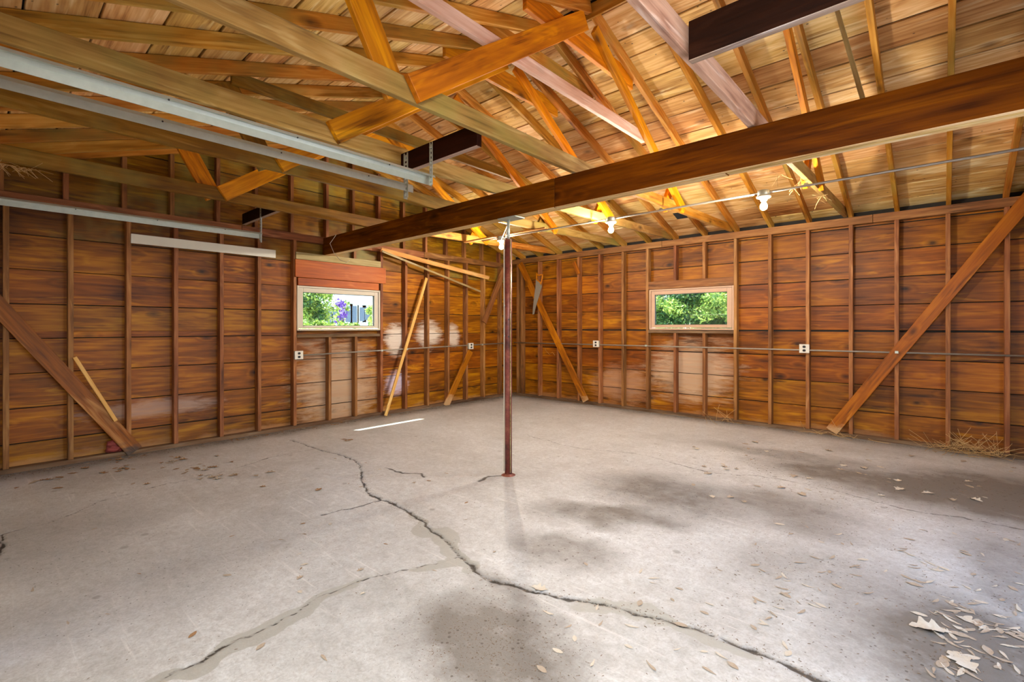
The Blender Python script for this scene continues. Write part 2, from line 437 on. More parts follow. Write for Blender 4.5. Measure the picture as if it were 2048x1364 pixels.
stud(wall_right, (.019 + .10, 0), ZB, ZP - .089, 'x')
for u in (1346.9, 1404.8):
    x = on_y(u, 655).x + .019
    stud(wall_right, (x, 0), ZB, 1.155, 'x'); stud(wall_right, (x, 0), 1.895, ZP - .089, 'x')
a0, a1 = SR[6] + .019, SR[7] - .019
board('header', (a0, STUD / 2, 1.84), (a1, STUD / 2, 1.84), STUD, .11, M['stud'], wall_right)
board('window_sill_block', (a0, STUD / 2, 1.175), (a1, STUD / 2, 1.175), STUD, .04, M['sill'], wall_right)
for i, (xa, xb) in enumerate([(0, 2.87), (2.87, 5.29), (5.29, XR)]):
    board('top_plate', (xa + .002, STUD / 2, ZP - .0445), (xb - .002, STUD / 2, ZP - .0445), STUD, .087, M['stud'], wall_right)
board('sill_plate', (0, STUD / 2, .019), (XR, STUD / 2, .019), STUD, .04, M['sill'], wall_right)

# window wall (x=0), s runs along -y
OL, AL, NL = (0, 0, 0), (0, -1, 0), (1, 0, 0)
LL = -YN + .02
wl1, wl0 = -on_x(594, 600).y, -on_x(760, 600).y
WL = (wl0, wl1, 1.20, 1.745)
gable_top = [(-.1, ZP + RD), (-YR, ZP + RD + RS * -YR), (LL + .1, ZP + RD)]
wall_left = slab('wall_left', OL, AL, NL, LL, [(0, ZP + RD - .02), (-YR, ZP + RD + RS * -YR - .02), (LL, ZP + RD - .02)], [WL])
tf = [lambda s, z: (ZP + RD - .012 + RS * (s + .0)) - z, lambda s, z: (ZP + RD - .012 + RS * (LL - s)) - z]
zl = [0, .225] + [.225 + .303 * i for i in range(1, 13)]
rows_l = list(zip(zl, zl[1:]))
jl = [[3.3], [1.1, 5.2], [2.7], [4.4], [2.1, 5.9], [3.7], [1.5, 4.9], [3.3], [2.7, 5.2], [4.1], [], [], []]
planks(wall_left, OL, AL, NL, LL, rows_l, [WL], lambda z, s: M['wall_l_up'] if z > 2.0 else M['wall_l'], tf, jl, s0=-.05, snap=[-(on_x(u, 655).y - .019) for u in (1004.5, 970.7, 936, 899.4, 859, 815, 766, 593.5, 522.8, 447.7, 356.8, 262.8, 147.4, 18.5)])
ULs = [1004.5, 970.7, 936, 899.4, 859, 815, 766, 593.5, 522.8, 447.7, 356.8, 262.8, 147.4, 18.5]
SL = [on_x(u, 655).y - .019 for u in ULs]
SL.append(-6.72)
ZT = 2.385
for y in SL: stud(wall_left, (0, y), ZB, ZT - .09, 'y')
for u in (663.1, 715):
    y = on_x(u, 655).y - .019
    stud(wall_left, (0, y), ZB, 1.11, 'y')
    stud(wall_left, (-.028, y), 1.85, ZT - .09, 'y', d=.061)
    SL.append(y)
for i, (ya, yb) in enumerate([(0, -2.0), (-2.0, -4.55), (-4.55, -6.8)]):
    board('top_plate', (-STUD / 2, ya - .002, ZT - .045), (-STUD / 2, yb + .002, ZT - .045), STUD, .088, M['stud'], wall_left)
board('sill_plate', (-STUD / 2, 0, .019), (-STUD / 2, -6.8, .019), STUD, .04, M['sill'], wall_left)
for y in SL:
    yy = y - .03
    zt = raft_bot(yy) - .005
    if zt > ZT + .08: stud(wall_left, (-.012, yy), ZT + .001, zt, 'y', d=.075)
ya, yb = -wl0 + .03, -wl1 - .03
board('header', (.0125, yb + .0, 1.958), (.0125, ya + .05, 1.958), .024, .217, M['header'], wall_left)
board('window_casing', (-.03, yb + .045, 1.80), (-.03, ya - .045, 1.80), .055, .095, M['header'], wall_left)
board('nailed_board', (.0125, on_x(590.5, 508).y, 2.112), (.0125, on_x(760, 525).y, 2.112), .022, .085, M['grey'], wall_left)
board('window_sill_block', (-STUD / 2, -wl1, 1.13), (-STUD / 2, -wl0, 1.13), STUD, .04, M['sill'], wall_left)

# near wall with two closed garage doors, behind the camera
ON, AN, NN = (0, YN, 0), (1, 0, 0), (0, 1, 0)
DA = (.50, 3.09, 0, 2.12); DB = (3.33, 5.92, 0, 2.12)
wall_near = slab('wall_near', ON, AN, NN, XR, [(0, 2.532), (XR, 2.532)], [DA, DB])
rows_n = [(.29 * i, .29 * (i + 1)) for i in range(8)] + [(2.32, ZP)]
planks(wall_near, ON, AN, NN, XR, rows_n, [DA, DB], lambda z, s: M['wall_r'], joints=[[3.2], [6.2]])
for x in (.05, .42, 3.15, 3.27, 6.0, 6.4, 6.8, 7.2):
    board('stud', (x, YN - STUD / 2, ZB), (x, YN - STUD / 2, ZP - .09), STUD, .038, M['stud'], wall_near, up=(1, 0, 0))
board('top_plate', (0, YN - STUD / 2, ZP - .045), (XR, YN - STUD / 2, ZP - .045), STUD, .087, M['stud'], wall_near)
M['door_white'] = plain('garage_door_paint', lin(220, 216, 205), .5, 0, 5, .05, .05)
for i, dd in enumerate((DA, DB)):
    if OPEN2 and i == 1: continue
    dr = thing('door_%d' % (i + 1), ((dd[0] + dd[1]) / 2, YN - .05, 0), None, None, None, 'structure')
    for q in range(4):
        z0 = q * .528 + .004
        board('door_panel', (dd[0] + .01, YN - .05, z0 + .262), (dd[1] - .01, YN - .05, z0 + .262), .04, .522, M['door_white'], dr)

# far gable (east) wall with an open doorway
OE, AE, NE = (XR, 0, 0), (0, -1, 0), (-1, 0, 0)
DE = (3.1, 4.5, 0, 2.12)
wall_east = slab('wall_east', OE, AE, NE, LL, [(0, ZP + RD - .02), (-YR, ZP + RD + RS * -YR - .02), (LL, ZP + RD - .02)], [DE])
planks(wall_east, OE, AE, NE, LL, rows_l, [DE], lambda z, s: M['wall_l_up'] if z > 2.0 else M['wall_r'], tf, jl)
for s in [.03, .43, .84, 1.25, 1.65, 1.97, 5.03, 5.4, 5.8, 6.2, 6.6]:
    board('stud', (XR + STUD / 2, -s, ZB), (XR + STUD / 2, -s, ZT - .09), .038, STUD, M['stud'], wall_east, up=(1, 0, 0))
    board('stud', (XR + STUD / 2, -s, ZT), (XR + STUD / 2, -s, raft_bot(-s) - .004), .038, STUD, M['stud'], wall_east, up=(1, 0, 0))
for s in [2.4, 2.8, 3.2, 3.6, 4.0, 4.4, 4.8]:
    board('stud', (XR + STUD / 2, -s, 2.12), (XR + STUD / 2, -s, raft_bot(-s) - .004), .038, STUD, M['stud'], wall_east, up=(1, 0, 0))

# ------------------------------------------------------------------ floor: cracked slab, real recesses
X0, X1, Y0, Y1 = -.13, XR + .13, YN - .13, .13
STEP = .0125
nx, ny = int((X1 - X0) / STEP) + 1, int((Y1 - Y0) / STEP) + 1
xs = np.linspace(X0, X1, nx); ys = np.linspace(Y0, Y1, ny)
GX, GY = np.meshgrid(xs, ys)
def vnoise(sc, seed, oct_=4):
    r = np.random.default_rng(seed); out = np.zeros_like(GX); amp = 1; tot = 0
    for o_ in range(oct_):
        s = sc * 2 ** o_; g = r.random((int((Y1 - Y0) * s) + 4, int((X1 - X0) * s) + 4))
        fx = (GX - X0) * s; fy = (GY - Y0) * s; ix = fx.astype(int); iy = fy.astype(int); tx = fx - ix; ty = fy - iy
        tx = tx * tx * (3 - 2 * tx); ty = ty * ty * (3 - 2 * ty)
        out += amp * ((g[iy, ix] * (1 - tx) + g[iy, ix + 1] * tx) * (1 - ty) + (g[iy + 1, ix] * (1 - tx) + g[iy + 1, ix + 1] * tx) * ty)
        tot += amp; amp *= .5
    return out / tot
wx = (vnoise(5, 1) - .5) * .10; wy = (vnoise(5, 2) - .5) * .10
wx2 = (vnoise(22, 3, 3) - .5) * .035; wy2 = (vnoise(22, 4, 3) - .5) * .035
def seglist(pts, off):
    return [on_floor(off + p[0] * .5, 850 + p[1] * .5) for p in pts]
LC, RC = 0, 1024
def merge(a, b): return seglist(a, 0) + seglist(b, 1024)
cr = []
main = merge([(1165, 60), (1210, 75), (1265, 95), (1345, 115), (1395, 130), (1435, 155), (1445, 175), (1440, 210), (1462, 250), (1475, 275), (1520, 298), (1580, 312), (1620, 335), (1665, 365), (1700, 390), (1730, 425), (1790, 465), (1830, 510), (1880, 555), (1930, 600), (1960, 622)],
             [(0, 635), (60, 660), (130, 672), (200, 690), (290, 705), (370, 715), (440, 740), (520, 765), (600, 770), (700, 800), (800, 830), (900, 870), (960, 895), (1050, 930), (1130, 965), (1200, 1000), (1300, 1040), (1420, 1100)])
cr.append((main, .0085, .012))
cr.append((seglist([(560, 1080), (640, 1028), (740, 965), (830, 915), (900, 880), (1000, 840), (1080, 800), (1170, 750), (1250, 700), (1330, 665), (1420, 630), (1500, 600), (1600, 580), (1700, 560), (1800, 535), (1840, 515)], 0), .0042, .004))
cr.append((seglist([(-60, 455), (0, 440), (60, 425), (165, 400), (300, 350), (400, 305), (520, 275), (640, 240), (720, 225), (850, 195), (950, 170), (1080, 130), (1200, 105), (1265, 95)], 0), .0052, .004))
cr.append((seglist([(0, 440), (20, 480), (0, 500), (-30, 540)], 0), .008, .008))
cr.append((seglist([(1285, 360), (1340, 345), (1430, 325), (1520, 300)], 0), .0065, .003))
cr.append((seglist([(1535, 170), (1600, 190), (1680, 195), (1700, 210)], 0), .0085, .003))
cr.append((seglist([(1915, 225), (1960, 205), (2020, 200)], 0), .012, .004))
cr.append((seglist([(60, 40), (170, 70), (280, 95), (400, 105), (500, 115), (620, 145), (800, 190), (1000, 205), (1200, 240), (1340, 275), (1500, 320), (1640, 350), (1800, 370), (2048, 420), (2200, 450)], 1024), .0055, .002))
def dist(pts, px, py):
    best = np.full(px.shape, 9.0)
    for a, b in zip(pts, pts[1:]):
        dx, dy = b.x - a.x, b.y - a.y; L2 = dx * dx + dy * dy + 1e-9
        m = 0.35
        sel = (px > min(a.x, b.x) - m) & (px < max(a.x, b.x) + m) & (py > min(a.y, b.y) - m) & (py < max(a.y, b.y) + m)
        if not sel.any(): continue
        qx, qy = px[sel], py[sel]
        t = np.clip(((qx - a.x) * dx + (qy - a.y) * dy) / L2, 0, 1)
        best[sel] = np.minimum(best[sel], np.hypot(qx - a.x - t * dx, qy - a.y - t * dy))
    return best
crack = np.full(GX.shape, 5.0); Z = np.zeros_like(GX); nearc = np.full(GX.shape, 9.0)
wvar = .55 + .9 * vnoise(3, 9, 3)
for i, (pts, w, dep) in enumerate(cr):
    k1 = .35 if i == 0 else .5
    d = dist(pts, GX + wx * k1 + wx2, GY + wy * k1 + wy2)
    r = d / (w * wvar)
    crack = np.minimum(crack, r)
    if i == 0: nearc = d
    Z = np.minimum(Z, -dep * np.clip(1.4 - r, 0, 1))
# one side of the slab has dropped a little along the main crack
nearc2 = dist(cr[1][0], GX + wx * 2.2, GY + wy * 2.2)
patch = np.clip(1 - dist(main, GX + wx * 2.4, GY + wy * 2.4) / .065, 0, 1)
pm = np.zeros_like(GX)
for (u, v, r) in ((850, 1065, .42), (900, 1110, .25), (1320, 1245, .4), (540, 1245, .5), (420, 1290, .5), (1150, 900, .5)):
    c = on_floor(u, v); pm = np.maximum(pm, np.clip(1.25 - np.hypot(GX - c.x, GY - c.y) / r, 0, 1))
patch = np.maximum(patch, np.clip(1 - nearc2 / .07, 0, 1)) * pm
dirt = np.zeros_like(GX)
def blob(u, v, rx, ry, a, ang=0.0):
    c = on_floor(u, v); dx, dy = GX - c.x + wx * 2.5, GY - c.y + wy * 2.5
    ca, sa = math.cos(ang), math.sin(ang)
    e = np.hypot((dx * ca + dy * sa) / rx, (-dx * sa + dy * ca) / ry)
    np.maximum(dirt, a * np.clip(1.5 - e, 0, 1), out=dirt)
blob(1330, 985, .6, .4, .75); blob(1230, 1030, .5, .2, .75, .5); blob(1130, 1095, .35, .22, .65, .3)
blob(1560, 1010, .5, .3, .6); blob(1620, 1045, .3, .25, .5); blob(1700, 950, .7, .35, .8); blob(1900, 985, .8, .5, .95, .2); blob(2040, 1000, .8, .7, 1.0)
blob(1980, 1320, .45, .45, .95); blob(1900, 1240, .5, .4, .5); blob(2048, 1150, .3, .7, .55)
blob(985, 1290, .36, .28, .9); blob(1010, 1180, .25, .1, .6, -.3); blob(1560, 1130, .3, .3, .35)
blob(300, 1150, .6, .9, .28); blob(120, 1080, .8, .5, .4); blob(1600, 915, .9, .22, .55, 0)
dirt = np.maximum(dirt, .9 * np.clip(1 - (GX - .02) / (.42 + wx * 3), 0, 1))
dirt = np.maximum(dirt, .75 * np.clip(1 - (-GY - .02) / (.40 + wy * 3), 0, 1))
verts = np.stack([GX, GY, Z], -1).reshape(-1, 3).astype(np.float32)
idx = np.arange(nx * ny).reshape(ny, nx)
quads = np.stack([idx[:-1, :-1], idx[:-1, 1:], idx[1:, 1:], idx[1:, :-1]], -1).reshape(-1, 4).astype(np.int32)
me = bpy.data.meshes.new('floor')
me.vertices.add(len(verts)); me.vertices.foreach_set('co', verts.ravel())
me.loops.add(quads.size); me.loops.foreach_set('vertex_index', quads.ravel())
me.polygons.add(len(quads)); me.polygons.foreach_set('loop_start', np.arange(0, quads.size, 4, dtype=np.int32))
me.update(calc_edges=True)
for nm, arr in (('crack', crack), ('dirt', dirt), ('patch', patch)):
    at = me.attributes.new(nm, 'FLOAT', 'POINT'); at.data.foreach_set('value', arr.ravel().astype(np.float32))
k = NT('old_concrete')
geo = k.n('ShaderNodeNewGeometry'); pos = geo.outputs['Position']
def attr(nm): x = k.n('ShaderNodeAttribute'); x.attribute_name = nm; return x.outputs['Fac']
big = k.noise(pos, .9, 5, .6, .3); med = k.noise(pos, 7, 6, .65); fin = k.noise(pos, 90, 4, .7)
c = k.ramp(k.math('ADD', k.math('MULTIPLY', big, .6), k.math('MULTIPLY', med, .4)), [(.30, lin(166, 166, 162)), (.5, lin(198, 199, 197)), (.70, lin(218, 221, 221))])
m2 = k.noise(pos, 26, 4, .7, .6)
c = k.mix(k.ramp(k.math('ADD', k.math('MULTIPLY', fin, .5), k.math('MULTIPLY', m2, .5)), [(.40, (0, 0, 0, 1)), (.64, (.55, .55, .55, 1))]), c, lin(134, 127, 119))
scr = k.n('ShaderNodeMapping'); scr.inputs['Scale'].default_value = (1.2, 22, 1); scr.inputs['Rotation'].default_value = (0, 0, .5); k.l(pos, scr.inputs['Vector'])
c = k.mix(k.ramp(k.noise(scr.outputs[0], 1.0, 4, .7, .4), [(.60, (0, 0, 0, 1)), (.72, (.5, .5, .5, 1))]), c, lin(226, 224, 220))
dn = k.math('MULTIPLY', attr('dirt'), k.math('ADD', k.math('MULTIPLY', med, 1.3), .25), True)
df = k.ramp(dn, [(.12, (0, 0, 0, 1)), (.75, (.9, .9, .9, 1))])
c = k.mix(df, c, lin(104, 98, 90))
# specks
v1 = k.n('ShaderNodeTexVoronoi'); v1.inputs['Scale'].default_value = 34; k.l(pos, v1.inputs['Vector'])
thr = k.math('MULTIPLY_ADD', k.math('MULTIPLY', dn, big), .32); thr.node.inputs[2].default_value = .075
sp = k.math('LESS_THAN', v1.outputs['Distance'], thr)
wn = k.n('ShaderNodeTexWhiteNoise'); k.l(v1.outputs['Position'], wn.inputs['Vector'])
sp = k.math('MULTIPLY', sp, k.math('GREATER_THAN', wn.outputs['Value'], .55))
c = k.mix(k.math('MULTIPLY', sp, .7), c, lin(66, 54, 44))
v3 = k.n('ShaderNodeTexVoronoi'); v3.inputs['Scale'].default_value = 4.5; k.l(pos, v3.inputs['Vector'])
wn3 = k.n('ShaderNodeTexWhiteNoise'); k.l(v3.outputs['Position'], wn3.inputs['Vector'])
spot = k.math('MULTIPLY', k.ramp(k.math('ADD', v3.outputs['Distance'], k.math('MULTIPLY', med, .1)), [(.11, (1, 1, 1, 1)), (.16, (0, 0, 0, 1))]), k.math('GREATER_THAN', wn3.outputs['Value'], .55))
c = k.mix(k.math('MULTIPLY', spot, .5), c, lin(112, 104, 96))
pf = k.ramp(attr('patch'), [(.22, (0, 0, 0, 1)), (.30, (.75, .75, .75, 1))])
c = k.mix(pf, c, lin(158, 156, 146))
ck = k.math('ADD', attr('crack'), k.math('MULTIPLY', k.math('SUBTRACT', fin, .5), 1.1))
cf = k.ramp(k.math('DIVIDE', ck, 4.0), [(.16, (1, 1, 1, 1)), (.28, (.25, .25, .25, 1)), (.50, (0, 0, 0, 1))])
c = k.mix(k.math('MULTIPLY', cf, .93), c, lin(46, 38, 30))
k.l(c, k.b.inputs['Base Color'])
k.l(k.math('ADD', k.math('MULTIPLY', med, .18), .36), k.b.inputs['Roughness'])
k.b.inputs['Specular IOR Level'].default_value = .45
bp = k.n('ShaderNodeBump'); bp.inputs['Strength'].default_value = .35; bp.inputs['Distance'].default_value = .004
k.l(k.math('ADD', fin, k.math('MULTIPLY', med, 1.6)), bp.inputs['Height']); k.l(bp.outputs[0], k.b.inputs['Normal'])
me.materials.append(k.m)
floor = bpy.data.objects.new('floor', me); COL.objects.link(floor); tag(floor, kind='structure')
M['concrete'] = k.m

# outside ground
bm = bmesh.new(); box_bm(90, 90, .1, 0, bm, (0, 0, -.12))
ground = tag(link('yard', bm_mesh('yard', bm), plain('driveway_concrete', lin(196, 190, 180), .8, 0, 3, .08)), kind='structure')

# ------------------------------------------------------------------ roof
bm = bmesh.new()
for (ya, za, yb, zb) in ((.45, roof_z(0) - RS * .45, YR, roof_z(YR)), (YN - .45, roof_z(0) - RS * .45, YR, roof_z(YR))):
    vs = []
    for dz in (.024, .05):
        for x in (-.38, XR + .38):
            vs.append(bm.verts.new((x, ya, za + dz))); vs.append(bm.verts.new((x, yb, zb + dz)))
    for q in ((0, 1, 3, 2), (4, 6, 7, 5), (0, 2, 6, 4), (1, 5, 7, 3), (0, 4, 5, 1), (2, 3, 7, 6)): bm.faces.new([vs[i] for i in q])
bmesh.ops.recalc_face_normals(bm, faces=bm.faces)
ceiling = tag(link('ceiling', bm_mesh('ceiling', bm), M['tarpaper']), kind='structure')
RX = [.0 - .03] + [.4064 * n - .2125 + .019 for n in range(1, 19)] + [XR + .03]
nr = Vector((0, RS, 1)).normalized()
for side in (0, 1):
    up_far = Vector((0, -1 if side == 0 else 1, RS)).normalized()     # up the slope
    nrm = Vector((0, RS if side == 0 else -RS, 1)).normalized()
    ye = 0 if side == 0 else YN
    cosr = 1 / math.sqrt(1 + RS * RS)
    s = -.42; total = (abs(YR - ye)) / cosr
    rr = 0
    while s < total - .03:
        w = random.choice([.286, .286, .286, .286, .235, .19])
        if s + w > total - .01: w = total - .012 - s
        if w < .05: break
        cuts = [-.36] + sorted(random.sample([RX[i] for i in range(3, 17)], random.choice([1, 2, 2]))) + [XR + .36]
        cuts = [cuts[0]] + [q for i_, q in enumerate(cuts[1:-1], 1) if q - cuts[i_ - 1] > .7 and cuts[-1] - q > .7] + [cuts[-1]]
        for xa, xb in zip(cuts, cuts[1:]):
            c = Vector((0, ye, ZP + RD)) + up_far * (s + w / 2) + nrm * (.0105 + random.uniform(-.001, .001))
            tw = random.uniform(-.002, .002)
            board('plank', (xa + .001, c.y, c.z + tw), (xb - .001, c.y, c.z - tw), w - .012 - random.random() ** 3 * .012, .019, M['roof'], ceiling, up=nrm)
        s += w; rr += 1
        if s < 0 and s + w > 0: pass
    for x in RX:
        p0 = Vector((x, ye, ZP + RD / 2)) + up_far * (-.35); p1 = Vector((x, YR, ZP + RD / 2 + RS * abs(YR - ye)))
        p1 = p1 - up_far * .02
        board('rafter', p0, p1, .038, .090, M['rafter'], ceiling, up=nrm)
board('ridge_board', (-.05, YR, roof_z(YR) - .075), (XR + .05, YR, roof_z(YR) - .075), .019, .11, M['rafter'], ceiling)
# square of tar paper tacked under the boards
p = on_y(1371, 456, -.30)
z = roof_z(-.38)
board('tar_patch', (p.x - .10, -.40, roof_z(-.40) - .004), (p.x + .10, -.40, roof_z(-.40) - .004), .16, .004, M['tarpaper'], ceiling, up=(0, RS, 1))

def lit_underside(o, m):
    """paler lower faces: light bounced up off the floor is put into the colour"""
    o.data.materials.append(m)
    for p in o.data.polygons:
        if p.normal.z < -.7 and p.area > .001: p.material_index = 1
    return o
# ------------------------------------------------------------------ main beam and post
beam = thing('ceiling_beam', (3.6, -3.55, 2.144), 'long dark brown built-up timber beam crossing the whole garage under the roof trusses', 'beam')
BB, BTp = 2.148, 2.371
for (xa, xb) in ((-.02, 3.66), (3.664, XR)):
    lit_underside(board('ply', (xa, -3.585, (BB + BTp) / 2), (xb, -3.585, (BB + BTp) / 2), .030, BTp - BB, M['beam'], beam), M['edge'])
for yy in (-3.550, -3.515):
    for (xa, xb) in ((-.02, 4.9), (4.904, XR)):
        lit_underside(board('ply', (xa, yy, (BB + BTp) / 2 + (.003 if yy > -3.53 else 0)), (xb, yy, (BB + BTp) / 2), .032, BTp - BB, M['beam'], beam), M['edge'])
pp = on_floor(1016, 950)
post = thing('support_post', (pp.x, -3.56, 0), 'slim rusty dark red steel post standing in the middle of the concrete floor', 'post')
px, py = pp.x, -3.56
tube('outer_pipe', [(px, py, .0), (px, py, 1.25), (px, py, 1.97)], .030, M['post'], post, 20)
tube('inner_screw', [(px, py, 1.96), (px, py, BB - .012)], .0125, M['galv'], post, 14)
bm = box_bm(.20, .12, .01, .001); link('top_plate', bm_mesh('tp', bm), M['galv'], post, Matrix.Translation((px + .03, py, BB - .007)))
bm = bmesh.new(); bmesh.ops.create_cone(bm, cap_ends=True, segments=24, radius1=.06, radius2=.035, depth=.012)
link('base_flange', bm_mesh('bf', bm), M['post'], post, Matrix.Translation((px, py, .006)))
for z in (1.215, 1.47):
    tube('pin', [(px - .034, py - .005, z - .05), (px - .024, py - .020, z - .05)], .006, M['galv'], post, 8)
for z in (1.16, 1.30):
    bm = bmesh.new(); bmesh.ops.create_cone(bm, cap_ends=True, segments=12, radius1=.006, radius2=.006, depth=.008)
    dv = (Vector((CX, -D, z)) - Vector((px, py, z))).normalized()
    m = dv.to_track_quat('Z', 'Y').to_matrix().to_4x4(); m.translation = Vector((px, py, z)) + dv * .028 + Vector((.004, .0, 0))
    link('pin_hole', bm_mesh('ph', bm), M['black'], post, m)

# ------------------------------------------------------------------ trusses
WZ = 2.385
def truss(n, label, mt, mw, mh, mf, near_hanger=True, mid=False, tie=.115):
    xr = RX[n]; xt = xr - .045; xw = xr - .006; xh = xr - .084
    t = thing('roof_truss', (xt, YR, WZ), label, 'truss')
    board('bottom_chord', (xt, -6.80, WZ + .012 + tie / 2), (xt, -3.20, WZ - .008 + tie / 2), .037, tie, mt, t)
    board('bottom_chord', (xt + .002, -3.19, WZ - .01 + tie / 2), (xt + .002, -.03, 2.472 + .045), .037, .092, mf, t)
    board('web', (xw, -5.06, WZ + .055), (xw, -3.50, 3.53), .037, .140, mw, t)
    if near_hanger:
        board('hanger', (xh, -5.10, WZ + .02), (xh, -5.385, raft_bot(-5.36) - .03), .037, .138, mh, t)
    board('web', (xw, -3.36, 3.53), (xw, -1.66, WZ + .06), .037, .089, mw, t)
    board('hanger', (xh, -1.95, WZ + .03), (xh, -1.60, raft_bot(-1.60) - .02), .037, .089, mh, t)
    if mid:
        board('collar', (xt, -5.36, 2.965), (xt, -2.47, 2.965), .036, .089, mid, t)
    z0 = 3.315
    poly = clip([(2.70, z0), (4.14, z0), (4.14, z0 + .15), (2.70, z0 + .15)], lambda s, z: (ZP + .07 + RS * s) - z)
    poly = clip(poly, lambda s, z: (ZP + .07 + RS * (6.84 - s)) - z)
    prism('collar', poly, .035, (xt, 0, 0), (0, -1, 0), (1, 0, 0), mw, t, .002)
    return t
truss(3, 'weathered brown roof truss nearest the gable wall, hung between it and the first door track', M['tie_dark'], M['web'], M['web'], M['rafter'])
truss(6, 'dark brown roof truss second from the gable wall, with a long mid-height collar', M['tie_dark'], M['web'], M['tie_dark'], M['tie'], mid=M['tie_dark'])
truss(8, 'olive green roof truss with a split diagonal above the paired door tracks', M['tie'], M['web'], M['web'], M['tie'], near_hanger=False)
truss(10, 'widest looking roof truss, pale olive chord with a broad orange diagonal and upright', M['tie'], M['web'], M['web'], M['rafter'], mid=M['tie_pink'])
truss(13, 'pale pink roof truss that the near dark blocking plank butts against', M['tie_pink'], M['web'], M['web'], M['tie'])
c1 = prism('loose_collar', clip(clip([(2.70, 3.315), (4.14, 3.315), (4.14, 3.465), (2.70, 3.465)], lambda s, z: (ZP + .07 + RS * s) - z), lambda s, z: (ZP + .07 + RS * (6.84 - s)) - z),
      .036, (RX[9] - .04, 0, 0), (0, -1, 0), (1, 0, 0), M['rafter'], None)
c1.name = 'collar_tie'
tag(c1, 'short lone collar board nailed to a rafter pair under the ridge between two trusses', 'collar board')
sx = board('strut', (5.56, -3.49, 2.372), (5.31, -3.12, 3.49), .022, .05, M['grey'], None, up=(0, 1, 0))
tag(sx, 'thin grey weathered strut rising from the dark beam to a rafter', 'strut')

# short dark planks that carry the door tracks
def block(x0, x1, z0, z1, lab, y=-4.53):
    o = lit_underside(board('hanger_plank', (x0, y, (z0 + z1) / 2), (x1, y, (z0 + z1) / 2), .038, z1 - z0, M['dark']), M['edge_grey'])
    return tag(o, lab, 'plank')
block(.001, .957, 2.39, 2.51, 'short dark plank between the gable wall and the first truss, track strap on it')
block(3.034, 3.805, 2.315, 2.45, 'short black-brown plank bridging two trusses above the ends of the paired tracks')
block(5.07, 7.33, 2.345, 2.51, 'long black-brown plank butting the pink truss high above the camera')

# ------------------------------------------------------------------ garage door tracks and straps
def track(x, yend, z, lab, flip=1, r=.03):
    """C shaped steel rail running back from the door, curving down at the near end"""
    t = thing('door_track', (x, yend, z), lab, 'door track', 'galvanised garage door tracks')
    prof = [(-.026, -.006), (-.026, .0), (-.026, .030), (-.018, .046), (0, .052), (.018, .046), (.026, .034), (.029, .034), (.021, .049), (0, .055), (-.021, .049), (-.029, .031), (-.029, -.006)]
    prof = [(a * flip, b * 1.0 - .02) for a, b in prof]
    path = [(yend, z), (-6.56, z + .0)]
    for a in range(0, 91, 15):
        pass
    path += [(-6.56 - .19 * math.sin(math.radians(a)), z - .19 * (1 - math.cos(math.radians(a)))) for a in range(15, 91, 15)]
    path += [(-6.75, .06)]
    bm = bmesh.new(); rings = []
    for i, (y, zz) in enumerate(path):
        a = path[max(0, i - 1)]; b = path[min(len(path) - 1, i + 1)]
        d = Vector((0, b[0] - a[0], b[1] - a[1])).normalized(); up = Vector((0, d.z, -d.y))
        if up.z < 0 and abs(d.y) > .5: up = -up
        if abs(d.y) <= .5: up = Vector((0, 1, 0)) if True else up
        if i and i < len(path) - 1 and abs(d.y) > .5: up = Vector((0, -d.z, d.y)) * (-1)
        up = Vector((0, d.z, -d.y)) if Vector((0, d.z, -d.y)).z >= 0 else -Vector((0, d.z, -d.y))
        if i == len(path) - 1 or abs(d.z) > .9: up = Vector((0, -1, 0))
        rings.append([bm.verts.new(Vector((x + p * 1.0, y, zz)) + up * q - Vector((x, yend, z))) for p, q in prof])
    n = len(prof)
    for a, b in zip(rings, rings[1:]):
        for q in range(n): bm.faces.new((a[q], a[(q + 1) % n], b[(q + 1) % n], b[q]))
    bm.faces.new(rings[0]); bm.faces.new(rings[-1][::-1])
    bmesh.ops.recalc_face_normals(bm, faces=bm.faces)
    link('rail', bm_mesh('rail', bm), M['galv'], t, Matrix.Translation((x, yend, z)))
    for yy in np.arange(yend + -.35, -6.2, -.55):
        bm = bmesh.new(); bmesh.ops.create_cone(bm, cap_ends=True, segments=10, radius1=.004, radius2=.004, depth=.003)
        m = Matrix.Rotation(math.pi / 2, 4, 'Y'); m.translation = (x + .030, yy, z + .010)
        link('bolt', bm_mesh('bolt', bm), M['black'], t, m)
    return t
def strap(x, y, z0, z1, lab, w=.032, lip=.02, rot=0):
    """perforated steel angle"""
    t = thing('perforated_strap', (x, y, z0), lab, 'metal strap', 'perforated straps holding the door tracks')
    bm = bmesh.new(); n = max(3, int((z1 - z0) / .028)); dz = (z1 - z0) / n
    for i in range(n):                                   # ladder of plates round real slots
        zz = z0 + dz * i
        for xx in (-w / 2 + w * .14, w / 2 - w * .14): box_bm(w * .28, .0025, dz, 0, bm, (xx, 0, zz + dz / 2 - z0))
        box_bm(w * .44, .0025, dz * .5, 0, bm, (0, 0, zz + dz * .25 - z0))
    box_bm(.0025, lip, z1 - z0, 0, bm, (-w / 2, lip / 2, (z1 - z0) / 2))
    link('angle', bm_mesh('angle', bm), M['galv'], t, Matrix.Translation((x, y, z0)) @ Matrix.Rotation(rot, 4, 'Z'))
    for zz in (z0 + .03, z1 - .035):
        bm = bmesh.new(); bmesh.ops.create_cone(bm, cap_ends=True, segments=6, radius1=.009, radius2=.009, depth=.008)
        m = Matrix.Rotation(math.pi / 2, 4, 'X'); m.translation = (x, y - .006, zz)
        link('bolt', bm_mesh('bolt', bm), M['galv'], t, m)
    return t
track(.54, -4.545, 2.195, 'pale green-grey steel door track running along the gable wall above the white board', 1)
